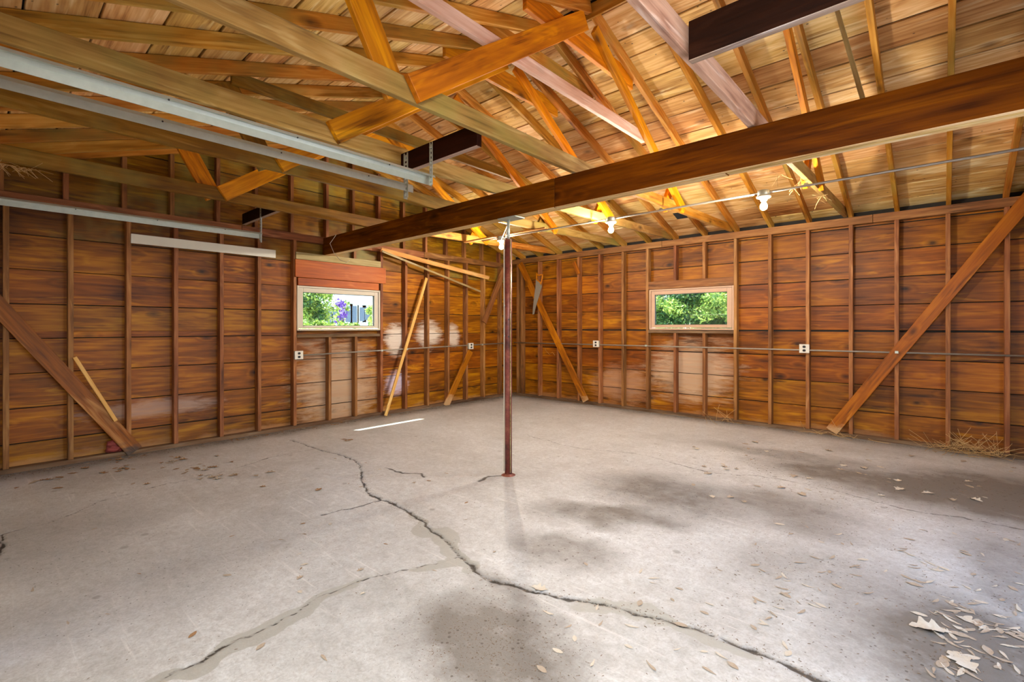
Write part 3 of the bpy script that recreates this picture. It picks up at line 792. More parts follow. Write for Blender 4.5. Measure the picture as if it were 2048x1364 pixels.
track(3.07, -4.49, 2.205, 'rounded steel door track, lower and nearer the gable wall of the crossing pair', -1)
track(3.365, -4.53, 2.20, 'flat-faced steel door track, upper one of the pair, ending beneath the short dark plank', 1)
strap(.54, -4.553, 2.13, 2.53, 'perforated steel strap holding the end of the track on the gable wall side')
strap(3.10, -4.553, 2.13, 2.44, 'wider perforated steel angle at the end of the lower paired track', .05, .03)
strap(3.385, -4.56, 2.16, 2.44, 'narrow perforated steel strap at the end of the upper paired track')
0 and strap(5.885, -4.56, 2.16, 2.50, 'perforated steel strap hanging from the long dark plank above the camera')

# ------------------------------------------------------------------ windows
def window(name, O, A, N, a0, a1, z0, z1, g0, g1, gz0, gz1, mat):
    """awning sash in a slim frame; frame faces sit a little back from the stud faces"""
    t = thing(name, Vector(O) + Vector(A) * (a0 + a1) / 2 + Vector((0, 0, z0)), None, None, None, 'structure')
    A, N = Vector(A), Vector(N)
    def bar(nm, sa, sb, za, zb, dep, th, m, par):
        c = Vector(O) + A * ((sa + sb) / 2) - N * dep + Vector((0, 0, (za + zb) / 2))
        mt = Matrix((A, N, Vector((0, 0, 1)))).transposed().to_4x4()
        if mt.determinant() < 0: mt = Matrix((A, -N, Vector((0, 0, 1)))).transposed().to_4x4()
        mt.translation = c
        return link(nm, bm_mesh(nm, box_bm(sb - sa, th, zb - za, .003)), m, par, mt)
    fw = .022
    # outer frame through the wall
    for nm, sa, sb, za, zb in (('frame', a0, a0 + fw, z0, z1), ('frame', a1 - fw, a1, z0, z1), ('frame', a0 + fw, a1 - fw, z1 - fw, z1), ('frame', a0 + fw, a1 - fw, z0, z0 + fw)):
        bar(nm, sa, sb, za, zb, .078, .170, mat, t)
    b0, b1, c0, c1 = a0 + fw + .004, a1 - fw - .004, z0 + fw + .008, z1 - fw - .003
    sash = bar('sash', b0, g0, c0, c1, .03, .045, mat, t)
    for sa, sb, za, zb in ((g1, b1, c0, c1), (g0, g1, gz1, c1), (g0, g1, c0, gz0)):
        bar('sash', sa, sb, za, zb, .03, .045, mat, t)
    gk = .005
    for sa, sb, za, zb in ((g0, g0 + gk, gz0, gz1), (g1 - gk, g1, gz0, gz1), (g0, g1, gz1 - gk, gz1), (g0, g1, gz0, gz0 + gk)):
        bar('gasket', sa, sb, za, zb, .034, .03, M['gasket'], t)
    bar('pane', g0, g1, gz0, gz1, .036, .004, M['glass'], t)
    for f in (.04, .28, .5, .72, .96):
        s = a0 + (a1 - a0) * f
        bar('hinge', s - .02, s + .02, z0 - .004, z0 + .016, .002, .012, M['gasket'], t)
    return t
gl0, gl1 = -on_x(749.6, 620).y, -on_x(606.7, 620).y
window('window_1', OL, AL, NL, wl0, wl1, 1.195, 1.748, gl0, gl1, 1.255, 1.672, M['frame'])
gr0, gr1 = on_y(1308.7, 620).x, on_y(1453.6, 620).x
window('window_2', ORt, ARt, NRt, wr0, wr1, 1.20, 1.78, gr0, gr1, 1.272, 1.705, M['frame_r'])

# ------------------------------------------------------------------ braces nailed over the studs, loose sticks
def on_wall_board(name, w, pa, pb, off, wid, th, mat, lab, cat):
    f = on_x if w == 'x' else on_y
    sg = 1 if w == 'x' else -1
    a, b = f(*pa, sg * off), f(*pb, sg * off)
    up = (1, 0, 0) if w == 'x' else (0, 1, 0)
    return tag(board(name, a, b, wid, th, mat, up=up), lab, cat)
on_wall_board('wall_brace', 'x', (-60, 553), (270, 902), .013, .128, .022, M['brace_l'], 'wide brown diagonal brace across the gable wall studs, charred grey at its foot', 'brace')
on_wall_board('wall_brace', 'y', (1663, 862), (2075, 376), .013, .120, .022, M['brace'], 'long reddish diagonal brace crossing many studs on the far wall, bleached at its foot', 'brace')
on_wall_board('wall_brace', 'y', (1040, 527), (1172, 802), .013, .115, .022, M['brace'], 'orange brown diagonal brace rising to the room corner behind the hand saw', 'brace')
on_wall_board('wall_brace', 'x', (1008, 538), (968, 645), .013, .11, .022, M['stud'], 'short dark red brace high in the corner of the gable wall', 'brace')
on_wall_board('wall_brace', 'x', (941, 702), (892, 812), .013, .11, .022, M['brace'], 'splintered brown brace below the outlet near the corner, split at its foot', 'brace')
on_wall_board('wall_brace', 'y', (1148, 524), (1158, 548), .013, .06, .022, M['brace'], 'tiny pointed offcut of brace under the plate beside the saw', 'brace')
# loose pieces
a = on_x(771, 822, .09); a.z = .004
b = on_x(853, 556, .015)
tag(board('wooden_batten', a, b, .045, .02, M['fresh'], up=(1, 0, 0)), 'fresh light wooden batten leaning on the studs between window and corner', 'batten')
a = on_x(232, 842, .045); b = on_x(149, 714, .02)
tag(board('wooden_stake', a, b, .03, .02, M['fresh'], up=(1, 0, 0)), 'thin pale stake stuck behind the wide brace on the gable wall', 'stake')
a = on_x(762, 499, .12); b = on_x(978, 556, .03)
tag(board('wooden_lath', a, b, .016, .062, M['fresh'], up=(.35, 0, 1)), 'upper yellow lath hanging off the beam end against the gable wall', 'lath')
a = on_x(764, 502, .15); b = on_x(961, 583, .05)
tag(board('wooden_lath', a, b, .014, .028, M['grey'], up=(.3, 0, 1)), 'lower grey narrow lath drooping below the yellow one', 'lath')
w0, w1 = on_x(262, 476, .02), on_x(551.5, 507.5, .02)
wb = tag(board('white_board', (.0115, w0.y, 2.098), (.0115, w1.y, 2.098), .021, .092, M['white_paint']), 'white painted board nailed across three studs below the wall track', 'board')
# batten that the conduit runs on
tag(board('runner_board', (1.02, -2.10, 2.395), (2.42, -2.10, 2.395), .06, .02, M['fresh']), 'rough pale runner board under the far chords beside the post top', 'board')

# ------------------------------------------------------------------ conduit, outlets, lamps
def conduit(pts, lab, r=.0095, clips=()):
    t = thing('conduit', pts[0], lab, 'conduit')
    tube('pipe', pts, r, M['conduit'], t, 10)
    for c in clips:
        bm = box_bm(.03, .012, .026, .001)
        ax = Matrix.Rotation(math.pi / 2 if abs(pts[0][0] - pts[-1][0]) < .2 else 0, 4, 'Z'); ax.translation = c
        link('clip', bm_mesh('clip', bm), M['galv'], t, ax)
    return t
yl0 = on_x(604, 711, .014).y
zc0, zc1 = .893, .955
conduit([(.014, yl0, zc0), (.014, -2.0, .925), (.014, -.05, zc1)], 'thin steel conduit running along the gable wall studs under the window', clips=[(.018, on_x(765, 700).y - .02, .91), (.018, on_x(815, 700).y - .02, .915), (.018, on_x(965, 700).y - .02, .94)])
conduit([(.05, -.014, .958), (3.5, -.014, .966), (XR - .05, -.014, .970)], 'thin steel conduit running the whole far wall at knee-to-waist height', clips=[(on_y(1293, 689).x, -.018, .968), (on_y(1794, 700).x, -.045, .973)])
conduit([(1.35, -2.10, 2.374), (1.72, -2.10, 2.374), (XR - .02, -2.10, 2.368)], 'pale conduit strung under the truss chords that links the three bulbs', .0095, clips=[(x - .045, -2.10, 2.379) for x in (RX[6], RX[8], RX[10], RX[13])])
def outlet(p, w, lab):
    a, s = ((0, 1, 0), 1) if w == 'x' else ((1, 0, 0), -1)
    N = Vector((1, 0, 0)) if w == 'x' else Vector((0, -1, 0)); A = Vector((0, 1, 0)) if w == 'x' else Vector((1, 0, 0))
    t = thing('outlet', p, lab, 'outlet')
    m = Matrix((A, N, Vector((0, 0, 1)))).transposed().to_4x4()
    if m.determinant() < 0: m = Matrix((A, -N, Vector((0, 0, 1)))).transposed().to_4x4()
    def at(v): q = m.copy(); q.translation = Vector(p) + v; return q
    link('box', bm_mesh('box', box_bm(.098, .038, .098, .004)), M['galv'], t, at(N * .020))
    link('cover', bm_mesh('cover', box_bm(.102, .006, .102, .002)), M['box'], t, at(N * .042))
    for dz in (-.0215, .0215):
        bm = bmesh.new(); bmesh.ops.create_cone(bm, cap_ends=True, segments=20, radius1=.017, radius2=.016, depth=.005)
        for v in bm.verts:
            v.co.z, v.co.y = v.co.y, v.co.z
            v.co.z = max(-.0135, min(.0135, v.co.z))
        bmesh.ops.recalc_face_normals(bm, faces=bm.faces)
        link('socket', bm_mesh('socket', bm), M['black'], t, at(N * .047 + Vector((0, 0, dz))))
    return t
outlet(on_x(595, 710, 0), 'x', 'grey two-socket outlet box below the corner of the gable window')
outlet(on_x(939, 692, 0), 'x', 'two-socket outlet box on the gable wall above the splintered brace')
outlet(on_y(1194.5, 687.5, 0), 'y', 'two-socket outlet box on the far wall between corner and window')
outlet(on_y(1610, 697, 0), 'y', 'two-socket outlet box on the far wall before the long diagonal brace')
def lamp(x, lab, sc=1.0):
    y, z = -2.10, 2.366
    t = thing('ceiling_lamp', (x, y, z), lab, 'lamp')
    def lathe(nm, prof, mat, n=14, par=t):
        bm = bmesh.new(); rings = [[bm.verts.new((r * math.cos(2 * math.pi * q / n), r * math.sin(2 * math.pi * q / n), zz)) for q in range(n)] for r, zz in prof]
        for a, b in zip(rings, rings[1:]):
            for q in range(n): bm.faces.new((a[q], a[(q + 1) % n], b[(q + 1) % n], b[q]))
        if prof[0][0] > .001: bm.faces.new(rings[0])
        if prof[-1][0] > .001: bm.faces.new(rings[-1][::-1])
        bmesh.ops.remove_doubles(bm, verts=bm.verts, dist=.0004)
        bmesh.ops.recalc_face_normals(bm, faces=bm.faces)
        for f in bm.faces: f.smooth = True
        return link(nm, bm_mesh(nm, bm), mat, par, Matrix.Translation((x, y, z)))
    lathe('junction_box', [(.048, .022), (.050, .016), (.050, -.018), (.046, -.022)], M['galv'])
    lathe('holder', [(.056, -.022), (.058, -.030), (.052, -.038), (.030, -.044), (.026, -.062), (.020, -.066)], M['ceramic'])
    lathe('bulb', [(.0005, -.142), (.012, -.140), (.022, -.132), (.028, -.118), (.028, -.104), (.021, -.088), (.014, -.076), (.0135, -.064)], M['bulb'])
    return t
XL = [1.70, 3.275, 4.735]
lamp(XL[0], 'bare glowing bulb in a holder right beside the top of the steel post')
lamp(XL[1], 'bare glowing bulb, middle one of the three under the conduit')
lamp(XL[2], 'bare glowing bulb nearest the camera with a wide pale holder under the conduit')
# wires that run down the post
def wire(pts, lab, r=.0035):
    return tag(tube('wire', pts, r, M['white_paint'], None, 6), lab, 'wire')
wx0 = px - .034
tag(tube('cable', [(1.72, -2.12, 2.345), (px - .036, -3.52, 2.12), (px - .036, -3.575, 1.95), (px - .0355, -3.575, 1.2), (px - .0355, -3.575, .03)], .0038, M['white_paint'], None, 6),
    'thin white cable running from the first bulb down the window side of the post', 'cable')
tag(tube('cable', [(px + .036, -3.575, 1.97), (px + .036, -3.575, 1.2), (px + .0355, -3.575, .03)], .0038, M['grey'], None, 6),
    'thin grey cable running down the far side of the post', 'cable')
p = on_y(672, 470, -3.61)
tag(tube('wire', [p, on_y(660, 487, -3.62), on_y(668, 506, -3.63), on_y(680, 520, -3.66), on_y(693, 525, -3.66), on_y(699, 521, -3.66)], .003, M['white_paint'], None, 6), 'curled white wire dangling from the wall end of the dark beam', 'wire')

# ------------------------------------------------------------------ hand saw
t = thing('hand_saw', on_y(1080, 550, -.03), 'old rusty hand saw with an orange wooden handle hanging on a stud near the corner', 'saw')
a = [on_y(u, v, -.030) for u, v in ((1072.2, 559), (1082.5, 565), (1083.5, 573), (1079, 590), (1073, 609), (1068.5, 628), (1065.3, 629), (1066, 616), (1068.5, 592), (1071, 575))]
o_ = a[0].copy()
bm = bmesh.new()
f = [bm.verts.new(p - o_) for p in a]; g = [bm.verts.new(p - o_ + Vector((0, -.003, 0))) for p in a]
bm.faces.new(f); bm.faces.new(g[::-1]); n = len(a)
for i in range(n): bm.faces.new((f[i], f[(i + 1) % n], g[(i + 1) % n], g[i]))
bmesh.ops.recalc_face_normals(bm, faces=bm.faces)
link('blade', bm_mesh('blade', bm), M['saw'], t, Matrix.Translation(o_))
hp = [on_y(u, v, -.036) for u, v in ((1073.3, 546.5), (1077.5, 551), (1082, 549.8), (1085.2, 549.5), (1084.5, 556), (1083, 562), (1081.5, 569), (1079.5, 564), (1075, 561), (1073, 558))]
tube('handle', hp + [hp[0]], .011, M['sawhandle'], t, 8)
tag(tube('rusty_wire', [on_y(1088, 690, -.03), on_y(1092, 702, -.06), on_y(1099, 709, -.08), on_y(1105, 704, -.06), on_y(1110, 711, -.03)], .002, M['grey'], None, 5), 'thin curled wire hanging below the conduit by the corner brace', 'wire')

# ------------------------------------------------------------------ crumpled red thing behind the wide brace
bm = bmesh.new()
for (cx_, cy_, cz_, r_, sq) in ((0, 0, .035, .068, .55), (.008, -.012, .085, .052, .62)):
    q = bmesh.ops.create_uvsphere(bm, u_segments=24, v_segments=14, radius=1)['verts']
    for v in q:
        d = v.co.copy(); nn = noise.noise(d * 2.3 + Vector((cx_ * 50, 3, 1))) * .35 + noise.noise(d * 6) * .12
        v.co = Vector((d.x * r_ * (.7 + nn) + cx_, d.y * r_ * (1.1 + nn) + cy_, max(-.034, d.z * r_ * sq * (1 + nn))) ) + Vector((0, 0, cz_))
for f_ in bm.faces: f_.smooth = True
rp = on_x(231, 905, -.045)
tag(link('red_rag', bm_mesh('red_rag', bm), M['red'], None, Matrix.Translation((-.046, rp.y, .04))), 'crumpled faded red rag lying on the sill behind the foot of the wide brace', 'rag')

# ------------------------------------------------------------------ dry leaves, straw and litter
def leaf_mesh(name, kind, seed):
    r = random.Random(seed); bm = bmesh.new()
    if kind == 'lobed':      # oak-like lobed dry leaf
        n = 18; out = []
        for i in range(n):
            t_ = i / (n - 1); w = math.sin(math.pi * min(1, t_ * 1.05)) * .28 * (1 + .38 * math.sin(t_ * 21)) + .012
            out.append((t_ - .5, w))
    elif kind == 'oval':
        n = 10; out = [(i / (n - 1) - .5, math.sin(math.pi * i / (n - 1)) ** .8 * .22 + .01) for i in range(n)]
    else:                    # long curled samara / bark strip
        n = 10; out = [(i / (n - 1) - .5, (.03 + .09 * math.sin(math.pi * (i / (n - 1)) ** 1.6))) for i in range(n)]
    rows = []
    curl, cup, tw = r.uniform(-.15, .3), r.uniform(-.2, .6), r.uniform(-.35, .35)
    for x, w in out:
        row = []
        for s in (-1, -.5, 0, .5, 1):
            y = s * w; z = cup * y * y * 2.0 + curl * x * x + tw * x * y + r.uniform(-.012, .012)
            row.append(bm.verts.new((x, y, z)))
        rows.append(row)
    for a, b in zip(rows, rows[1:]):
        for i in range(4): bm.faces.new((a[i], b[i], b[i + 1], a[i + 1]))
    zmin = min(v.co.z for v in bm.verts)
    for v in bm.verts: v.co.z -= zmin
    for f in bm.faces: f.smooth = True
    me = bm_mesh(name, bm); return me
LM = []
for i in range(4): LM.append(('lobed', leaf_mesh('lobed_leaf', 'lobed', i)))
for i in range(3): LM.append(('oval', leaf_mesh('oval_leaf', 'oval', 10 + i)))
for i in range(4): LM.append(('strip', leaf_mesh('bark_strip', 'strip', 20 + i)))
lib = {}
for kd, me_ in LM:
    for mk in ('leaf_dry', 'leaf_pale', 'leaf_brown'):
        m2 = me_.copy(); m2.materials.append(M[mk]); lib.setdefault((kd, mk), []).append(m2)
def floor_z(x, y):
    i = int(round((x - X0) / STEP)); j = int(round((y - Y0) / STEP))
    return float(Z[max(0, min(ny - 1, j)), max(0, min(nx - 1, i))])
def put_leaf(x, y, size, kd, mk, group, lab, name='dry_leaf', cat='leaf', rot=None):
    o = bpy.data.objects.new(name, random.choice(lib[(kd, mk)])); COL.objects.link(o)
    o.location = (x, y, .0012 + max(0, floor_z(x, y))); o.scale = (size,) * 3
    o.rotation_euler = (0, 0, random.uniform(0, 6.28) if rot is None else rot)
    tag(o, lab, cat, group)
R = random.uniform
def scatter(n, fn, kinds, mats, s0, s1, group, lab, name='dry_leaf', cat='leaf'):
    for _ in range(n):
        p = fn()
        if not (0.03 < p[0] < XR - .05 and -6.7 < p[1] < -.03): continue
        put_leaf(p[0], p[1], R(s0, s1), random.choice(kinds), random.choice(mats), group, lab, name, cat)
def px_pt(u0, u1, v0, v1):
    def f():
        p = on_floor(R(u0, u1), R(v0, v1)); return (p.x, p.y)
    return f
scatter(75, px_pt(1860, 2046, 1200, 1350), ['strip', 'strip', 'oval'], ['leaf_dry', 'leaf_pale', 'leaf_dry'], .035, .075, 'strips in the near corner heap', 'pale curled seed wing lying in the dense litter patch nearest the camera', 'seed_wing', 'seed wing')
scatter(80, px_pt(1500, 2040, 1040, 1230), ['strip', 'oval', 'strip'], ['leaf_dry', 'leaf_dry', 'leaf_pale'], .03, .07, 'strips across the open floor', 'small curled seed wing scattered on the floor toward the long brace', 'seed_wing', 'seed wing')
scatter(36, px_pt(1050, 1600, 1120, 1345), ['strip', 'oval'], ['leaf_dry', 'leaf_pale', 'leaf_dry'], .03, .06, 'strips along the crack', 'small curled seed wing lying near the wide floor crack', 'seed_wing', 'seed wing')
scatter(60, px_pt(1380, 2046, 880, 1010), ['lobed', 'lobed', 'oval'], ['leaf_dry', 'leaf_dry', 'leaf_pale'], .04, .09, 'leaves by the far wall', 'dry curled leaf on the dusty floor in front of the far wall', 'dry_leaf', 'leaf')
scatter(24, px_pt(60, 560, 905, 985), ['lobed', 'lobed', 'oval'], ['leaf_dry', 'leaf_brown', 'leaf_dry'], .04, .09, 'leaves by the gable wall', 'dry curled leaf on the floor beside the wide gable wall brace', 'dry_leaf', 'leaf')
scatter(20, px_pt(560, 1000, 900, 1200), ['oval', 'lobed', 'strip'], ['leaf_dry', 'leaf_brown', 'leaf_pale'], .025, .05, 'leaves on the middle floor', 'tiny dry leaf on the pale floor between wall and post', 'dry_leaf', 'leaf')
scatter(14, px_pt(30, 800, 1040, 1340), ['oval', 'strip'], ['leaf_dry', 'leaf_brown'], .025, .05, 'leaves on the near floor', 'tiny dry leaf on the bare near floor by the thin crack', 'dry_leaf', 'leaf')
def near_px(u, v, s):
    c_ = on_floor(u, v)
    return lambda: (random.gauss(c_.x, s), random.gauss(c_.y, s))
for (u, v, n) in ((395, 938, 12), (445, 952, 8), (235, 940, 9), (100, 960, 8), (345, 922, 8), (700, 880, 7)):
    scatter(n, near_px(u, v, .06), ['lobed', 'oval'], ['leaf_brown', 'leaf_dry', 'leaf_dry'], .04, .085, 'leaf clumps off the gable wall', 'curled dry leaf bunched in a small clump off the gable wall', 'clumped_leaf', 'leaf')
for _ in range(60):
    if _ % 2: p = (R(.04, .16), R(-6.3, -2.4))
    else: p = (R(.04, .12), R(-4.7, -3.3))
    put_leaf(p[0], p[1], R(.03, .07), random.choice(['lobed', 'oval']), random.choice(['leaf_brown', 'leaf_brown', 'leaf_dry']), 'leaves drifted along the gable wall', 'brown leaf drifted against the foot of the gable wall', 'drifted_leaf', 'leaf')
for (u, v, s, lab) in ((1860, 1258, .14, 'big whitish lobed leaf lying on the litter patch, further from the camera'), (1925, 1325, .125, 'big whitish lobed leaf at the near edge of the litter patch'), (1080, 1178, .085, 'single pale lobed leaf beside the wide crack'),
                       (637, 980, .07, 'single upright brown leaf standing alone between the wall and the crack'), (1800, 978, .10, 'whitish lobed leaf alone on the dark stain before the far wall')):
    p = on_floor(u, v); put_leaf(p.x, p.y, s, 'lobed', 'leaf_brown' if u == 637 else 'leaf_pale', None, lab, 'lobed_leaf', 'leaf')
# fine litter: one object nobody could count
bm = bmesh.new()
def bit(x, y, s, z=None):
    a = R(0, 6.28); l, w, h = s * R(.6, 1.6), s * R(.15, .5), s * R(.1, .3)
    z = .0008 if z is None else z
    ca, sa = math.cos(a), math.sin(a)
    vs = [bm.verts.new((x + i * l * ca - j * w * sa, y + i * l * sa + j * w * ca, z)) for i, j in ((-.5, -.5), (.5, -.3), (.5, .4), (-.4, .5))]
    tp = bm.verts.new((x, y, z + h))
    for i in range(4): bm.faces.new((vs[i], vs[(i + 1) % 4], tp))
def bits(n, fn, s0, s1):
    for _ in range(n):
        p = fn()
        if .02 < p[0] < XR and -6.8 < p[1] < -.02: bit(p[0], p[1], R(s0, s1))
def gauss(u, v, sx, sy):
    c_ = on_floor(u, v)
    return lambda: (random.gauss(c_.x, sx), random.gauss(c_.y, sy))
bits(1700, gauss(985, 1285, .20, .15), .002, .007); bits(700, gauss(1330, 1000, .5, .4), .002, .007); bits(1300, gauss(1900, 1240, .6, .7), .003, .011)
bits(900, gauss(1700, 960, .9, .5), .003, .012); bits(1500, lambda: (R(.1, XR), R(-6.6, -.1)), .002, .009)
bits(1700, lambda: (abs(random.gauss(.02, .10)) + .02, R(-6.7, -.1)), .004, .016); bits(900, lambda: (R(.05, XR), -abs(random.gauss(.02, .08)) - .02), .004, .014)
for a_, b_ in zip(main, main[1:]):
    for _ in range(14):
        t_ = random.random(); bit(a_.x + (b_.x - a_.x) * t_ + random.gauss(0, .03), a_.y + (b_.y - a_.y) * t_ + random.gauss(0, .03), R(.003, .010))
tag(link('floor_litter', bm_mesh('floor_litter', bm), M['bits']), 'fine crumbs of leaf, bark and dirt strewn over the concrete floor', 'litter', kind='stuff')
# straw at the far wall
bm = bmesh.new()
def stalk(p, d, L, r=.0016, bend=.3):
    pts = [Vector(p)]; d = Vector(d).normalized()
    for i in range(4):
        d = (d + Vector((R(-1, 1), R(-1, 1), R(-.6, .3))) * bend * .4).normalized(); q = pts[-1] + d * L / 4; q.z = max(q.z, .004); q.y = min(q.y, -.004); pts.append(q)
    for a_, b_ in zip(pts, pts[1:]):
        dd = (b_ - a_).normalized(); s1 = dd.orthogonal().normalized() * r; s2 = dd.cross(s1.normalized()) * r
        ra = [bm.verts.new(a_ + q) for q in (s1, s2, -s1, -s2)]; rb = [bm.verts.new(b_ + q) for q in (s1, s2, -s1, -s2)]
        for i in range(4): bm.faces.new((ra[i], ra[(i + 1) % 4], rb[(i + 1) % 4], rb[i]))
for (u, n) in ((1890, 24), (1960, 70), (1925, 40), (1700, 10), (1640, 8), (1450, 14)):
    c_ = on_y(u, 890)
    for _ in range(n):
        stalk((c_.x + random.gauss(0, .12), R(-.13, -.005), R(.005, .06)), (R(-1, 1), R(-.9, .3), R(-.2, .7)), R(.08, .26))
tag(link('straw', bm_mesh('straw', bm), M['straw']), 'tangle of dry straw stalks along the sill of the far wall', 'straw', kind='stuff')
bm = bmesh.new()
for _ in range(60):
    c_ = on_x(R(-20, 60), 338, RX[3] - .03); stalk((c_.x + R(-.02, .02), c_.y + R(-.1, .1), 2.372), (R(-1, 1), R(-1, 1), R(-.6, .1)), R(.04, .12), .0012)
for (u, v) in ((1593, 372), (1640, 395), (1560, 350)):
    for _ in range(8):
        c_ = on_y(u, v, -1.95); stalk((c_.x + R(-.03, .03), c_.y + R(-.03, .03), c_.z), (R(-1, 1), R(-1, 1), R(-1, .5)), R(.04, .14), .0011)
tag(link('nest_wisps', bm_mesh('nest_wisps', bm), M['straw']), 'wisps of old nest straw caught on the truss chords', 'straw', kind='stuff')

# ------------------------------------------------------------------ outside: house and shrubs seen through the gable window, trees through the other
def leaves_bm(bm, clumps, size, nrm_bias=0):
    n_tot = 0
    for (c_, r_, n) in clumps:
        P = rng.normal(size=(n, 3)); P /= np.linalg.norm(P, axis=1)[:, None] + 1e-9
        P *= (rng.random((n, 1)) ** .45) * np.array(r_); P += np.array(c_)
        for p in P:
            a = Vector(rng.normal(size=3)).normalized(); b = a.orthogonal().normalized(); s = size * (.6 + .8 * rng.random())
            p = Vector(p)
            vs = [bm.verts.new(p + a * s), bm.verts.new(p + b * s * .45 + a * s * .1), bm.verts.new(p - a * s), bm.verts.new(p - b * s * .45 - a * s * .1)]
            bm.faces.new(vs)
def tree(name, loc, clumps, size, mat, lab, cat, trunk=None, mat2=None, clumps2=None):
    t = thing(name, loc, lab, cat)
    bm = bmesh.new(); leaves_bm(bm, clumps, size)
    o = link('foliage', bm_mesh('foliage', bm), mat, t, Matrix.Translation(loc)); o['kind'] = 'stuff'
    if clumps2:
        bm = bmesh.new(); leaves_bm(bm, clumps2, size)
        o = link('foliage', bm_mesh('foliage', bm), mat2, t, Matrix.Translation(loc)); o['kind'] = 'stuff'
    if trunk:
        L = Vector(loc)
        for tr_ in trunk:
            tube('trunk', [L + Vector(p) for p, r in tr_], .1, M['bark'], t, 10, rs=[r for p, r in tr_])
    return t
# behind window 2: dense trees 6-9 m beyond the wall
def clumps_for(u0, u1, v0, v1, y, n, r, cnt, base):
    out = []
    for _ in range(n):
        q = on_y(R(u0, u1), R(v0, v1), y + R(-.7, .7)) - Vector(base)
        rr = r * R(.6, 1.3); out.append((tuple(q), (rr, rr, rr * .8), cnt))
    return out
base = (-2.2, 6.6, 0)
tree('dense_tree', base, clumps_for(1290, 1400, 560, 660, 6.6, 26, .42, 520, base), .045, M['leaves_dark'], 'dense dark green tree seen through the far wall window, on its side toward the corner', 'tree',
     [[((0, 0, 0), .16), ((.1, 0, 1.2), .13), ((.35, -.2, 2.6), .09)]], M['leaves_lime'], clumps_for(1310, 1400, 590, 625, 6.0, 9, .28, 300, base))
base = (-.3, 7.4, 0)
tree('dense_tree', base, clumps_for(1370, 1475, 560, 665, 7.4, 26, .42, 520, base), .045, M['leaves_dark'], 'leafy tree with sunlit lime green boughs seen through the far wall window', 'tree',
     [[((-.9, 0, 0), .14), ((-.75, 0, 1.3), .12), ((-.5, -.5, 2.3), .09), ((-.2, -.6, 3.2), .05)]], M['leaves_lime'], clumps_for(1405, 1465, 585, 635, 6.6, 12, .3, 300, base))
base = (-1.6, 9.6, 0)
tree('background_tree', base, [((R(-4.5, 4.5), R(-.6, .8), R(.3, 4.4)), (.8, .7, .7), 420) for _ in range(58)], .075, M['leaves_dark'], 'broad dark screen of trees closing the view behind the window trees', 'tree',
     [[((0, 0, 0), .2), ((0, 0, 3), .12)]])
# beyond window 1: shrub tree, clematis and neighbour house
HX = -7.0
def hx(u, v, x=HX): return on_x(u, v, x)
base = tuple(hx(640, 655, -5.4)); base = (base[0], base[1], 0)
def cl_x(u0, u1, v0, v1, x, n, r, cnt, base):
    out = []
    for _ in range(n):
        q = on_x(R(u0, u1), R(v0, v1), x + R(-.5, .5)) - Vector(base); rr = r * R(.6, 1.3); out.append((tuple(q), (rr, rr, rr * .85), cnt))
    return out
tree('garden_tree', base, cl_x(590, 662, 570, 640, -5.4, 14, .26, 300, base), .038, M['leaves_lime'], 'sunlit light green garden tree seen through the gable window', 'tree',
     [[((0, 0, 0), .07), ((.05, -.1, 1.2), .05), ((.1, -.3, 2.0), .03)]], M['leaves_dark'], cl_x(595, 640, 600, 650, -5.6, 7, .26, 240, base))
base = tuple(hx(682, 655, -3.6)); base = (base[0], base[1], 0)
tree('climbing_shrub', base, cl_x(675, 690, 598, 645, -3.6, 14, .09, 26, base), .028, M['petal'], 'purple flowering climber between the garden tree and the white house', 'shrub',
     [[((0, 0, 0), .03), ((0, 0, 1.6), .02)]], M['leaves_lime'], cl_x(672, 694, 598, 645, -3.6, 9, .10, 50, base))
base = tuple(hx(680, 655, -2.4)); base = (base[0], base[1], 0)
tree('hedge', base, cl_x(590, 765, 650, 672, -2.4, 26, .13, 200, base), .03, M['leaves_lime'], 'low sunlit hedge along the foot of the gable window view', 'hedge', [[((0, 0, 0), .04), ((0, 0, 1.1), .02)]])
base = tuple(hx(742, 655, -4.4)); base = (base[0], base[1], 0)
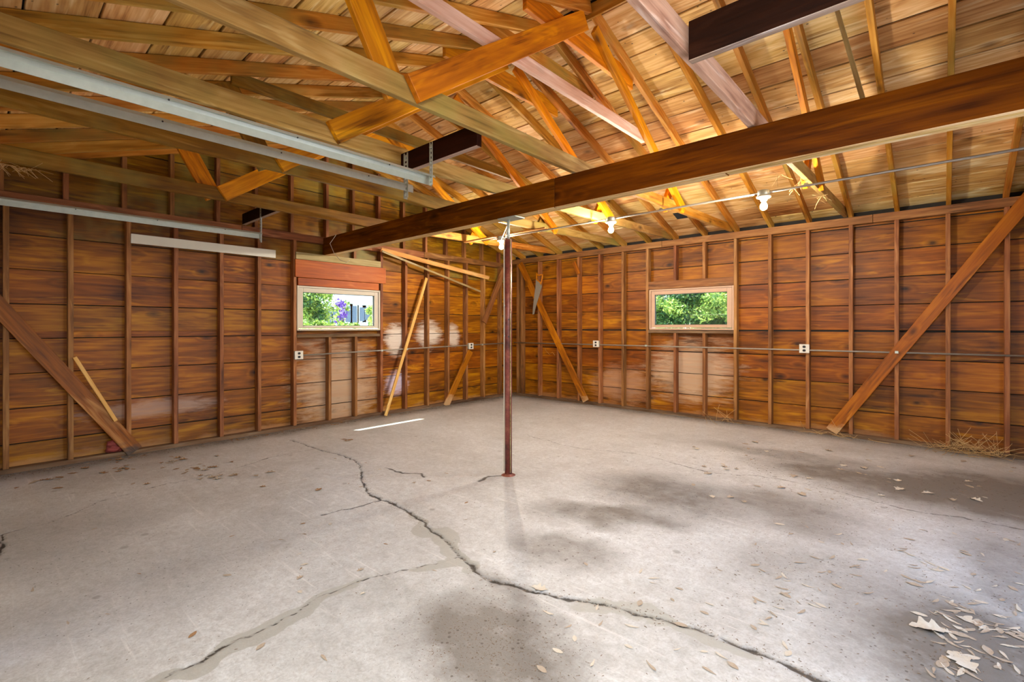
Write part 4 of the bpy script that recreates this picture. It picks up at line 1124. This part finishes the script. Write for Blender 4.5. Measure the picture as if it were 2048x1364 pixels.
tree('small_shrub', base, cl_x(738, 752, 615, 655, -4.4, 7, .15, 160, base), .03, M['leaves_lime'], 'small bright shrub before the house wall at the frame edge', 'shrub', [[((0, 0, 0), .04), ((0, 0, 1.2), .02)]])
# neighbour house, wall facing +x
M['house'] = plain('white_house_siding', lin(246, 246, 248), .7, 0, 2, .03)
M['shingle'] = plain('pinkish_shingles', lin(190, 172, 168), .9, 0, 30, .2, .4)
M['houseglass'] = plain('house_window_glass', lin(120, 132, 146), .15, 0, 2, .1)
h0 = hx(560, 655, -9.0).y; h1 = hx(800, 655, -9.0).y + .8
hs = thing('house', (-9.5, (h0 + h1) / 2, 0), 'white neighbour house with a pinkish shingle roof and bay window', 'house')
for q in range(18):
    z0 = q * .15
    board('siding_board', (-9.0, h0, z0 + .075), (-9.0, h1, z0 + .075), .03, .148, M['house'], hs)
board('wall', (-9.1, h0, 1.35), (-9.1, h1, 1.35), .15, 2.7, M['house'], hs)
prism('roof', [(h0 - .5, 2.55), (h1 + .5, 2.55), (h1 + .5, 2.75), (h0 - .5, 2.75)], .5, (-8.95, 0, 0), (0, 1, 0), (1, 0, 0), M['house'], hs)
for q in range(9):
    board('shingle_row', (-8.7 - q * .28, h0 - .5, 2.77 + q * .12), (-8.7 - q * .28, h1 + .5, 2.77 + q * .12), .34, .03, M['shingle'], hs, up=(-.35, 0, 1))
for (ua, ub, va, vb) in ((690, 700, 612, 644), (703, 712, 612, 645), (718, 727, 615, 642), (728, 738, 615, 640), (650, 662, 618, 645), (664, 674, 618, 645)):
    pa, pb = on_x(ua, va, -8.95), on_x(ub, vb, -8.95)
    fr = board('window', (-8.95, pa.y - .08, (pa.z + pb.z) / 2), (-8.95, pb.y + .08, (pa.z + pb.z) / 2), .08, pa.z - pb.z + .16, M['white_paint'], hs)
    board('glass', (-8.90, pa.y, (pa.z + pb.z) / 2), (-8.90, pb.y, (pa.z + pb.z) / 2), .02, pa.z - pb.z, M['houseglass'], fr)
bpy.context.view_layer.update()
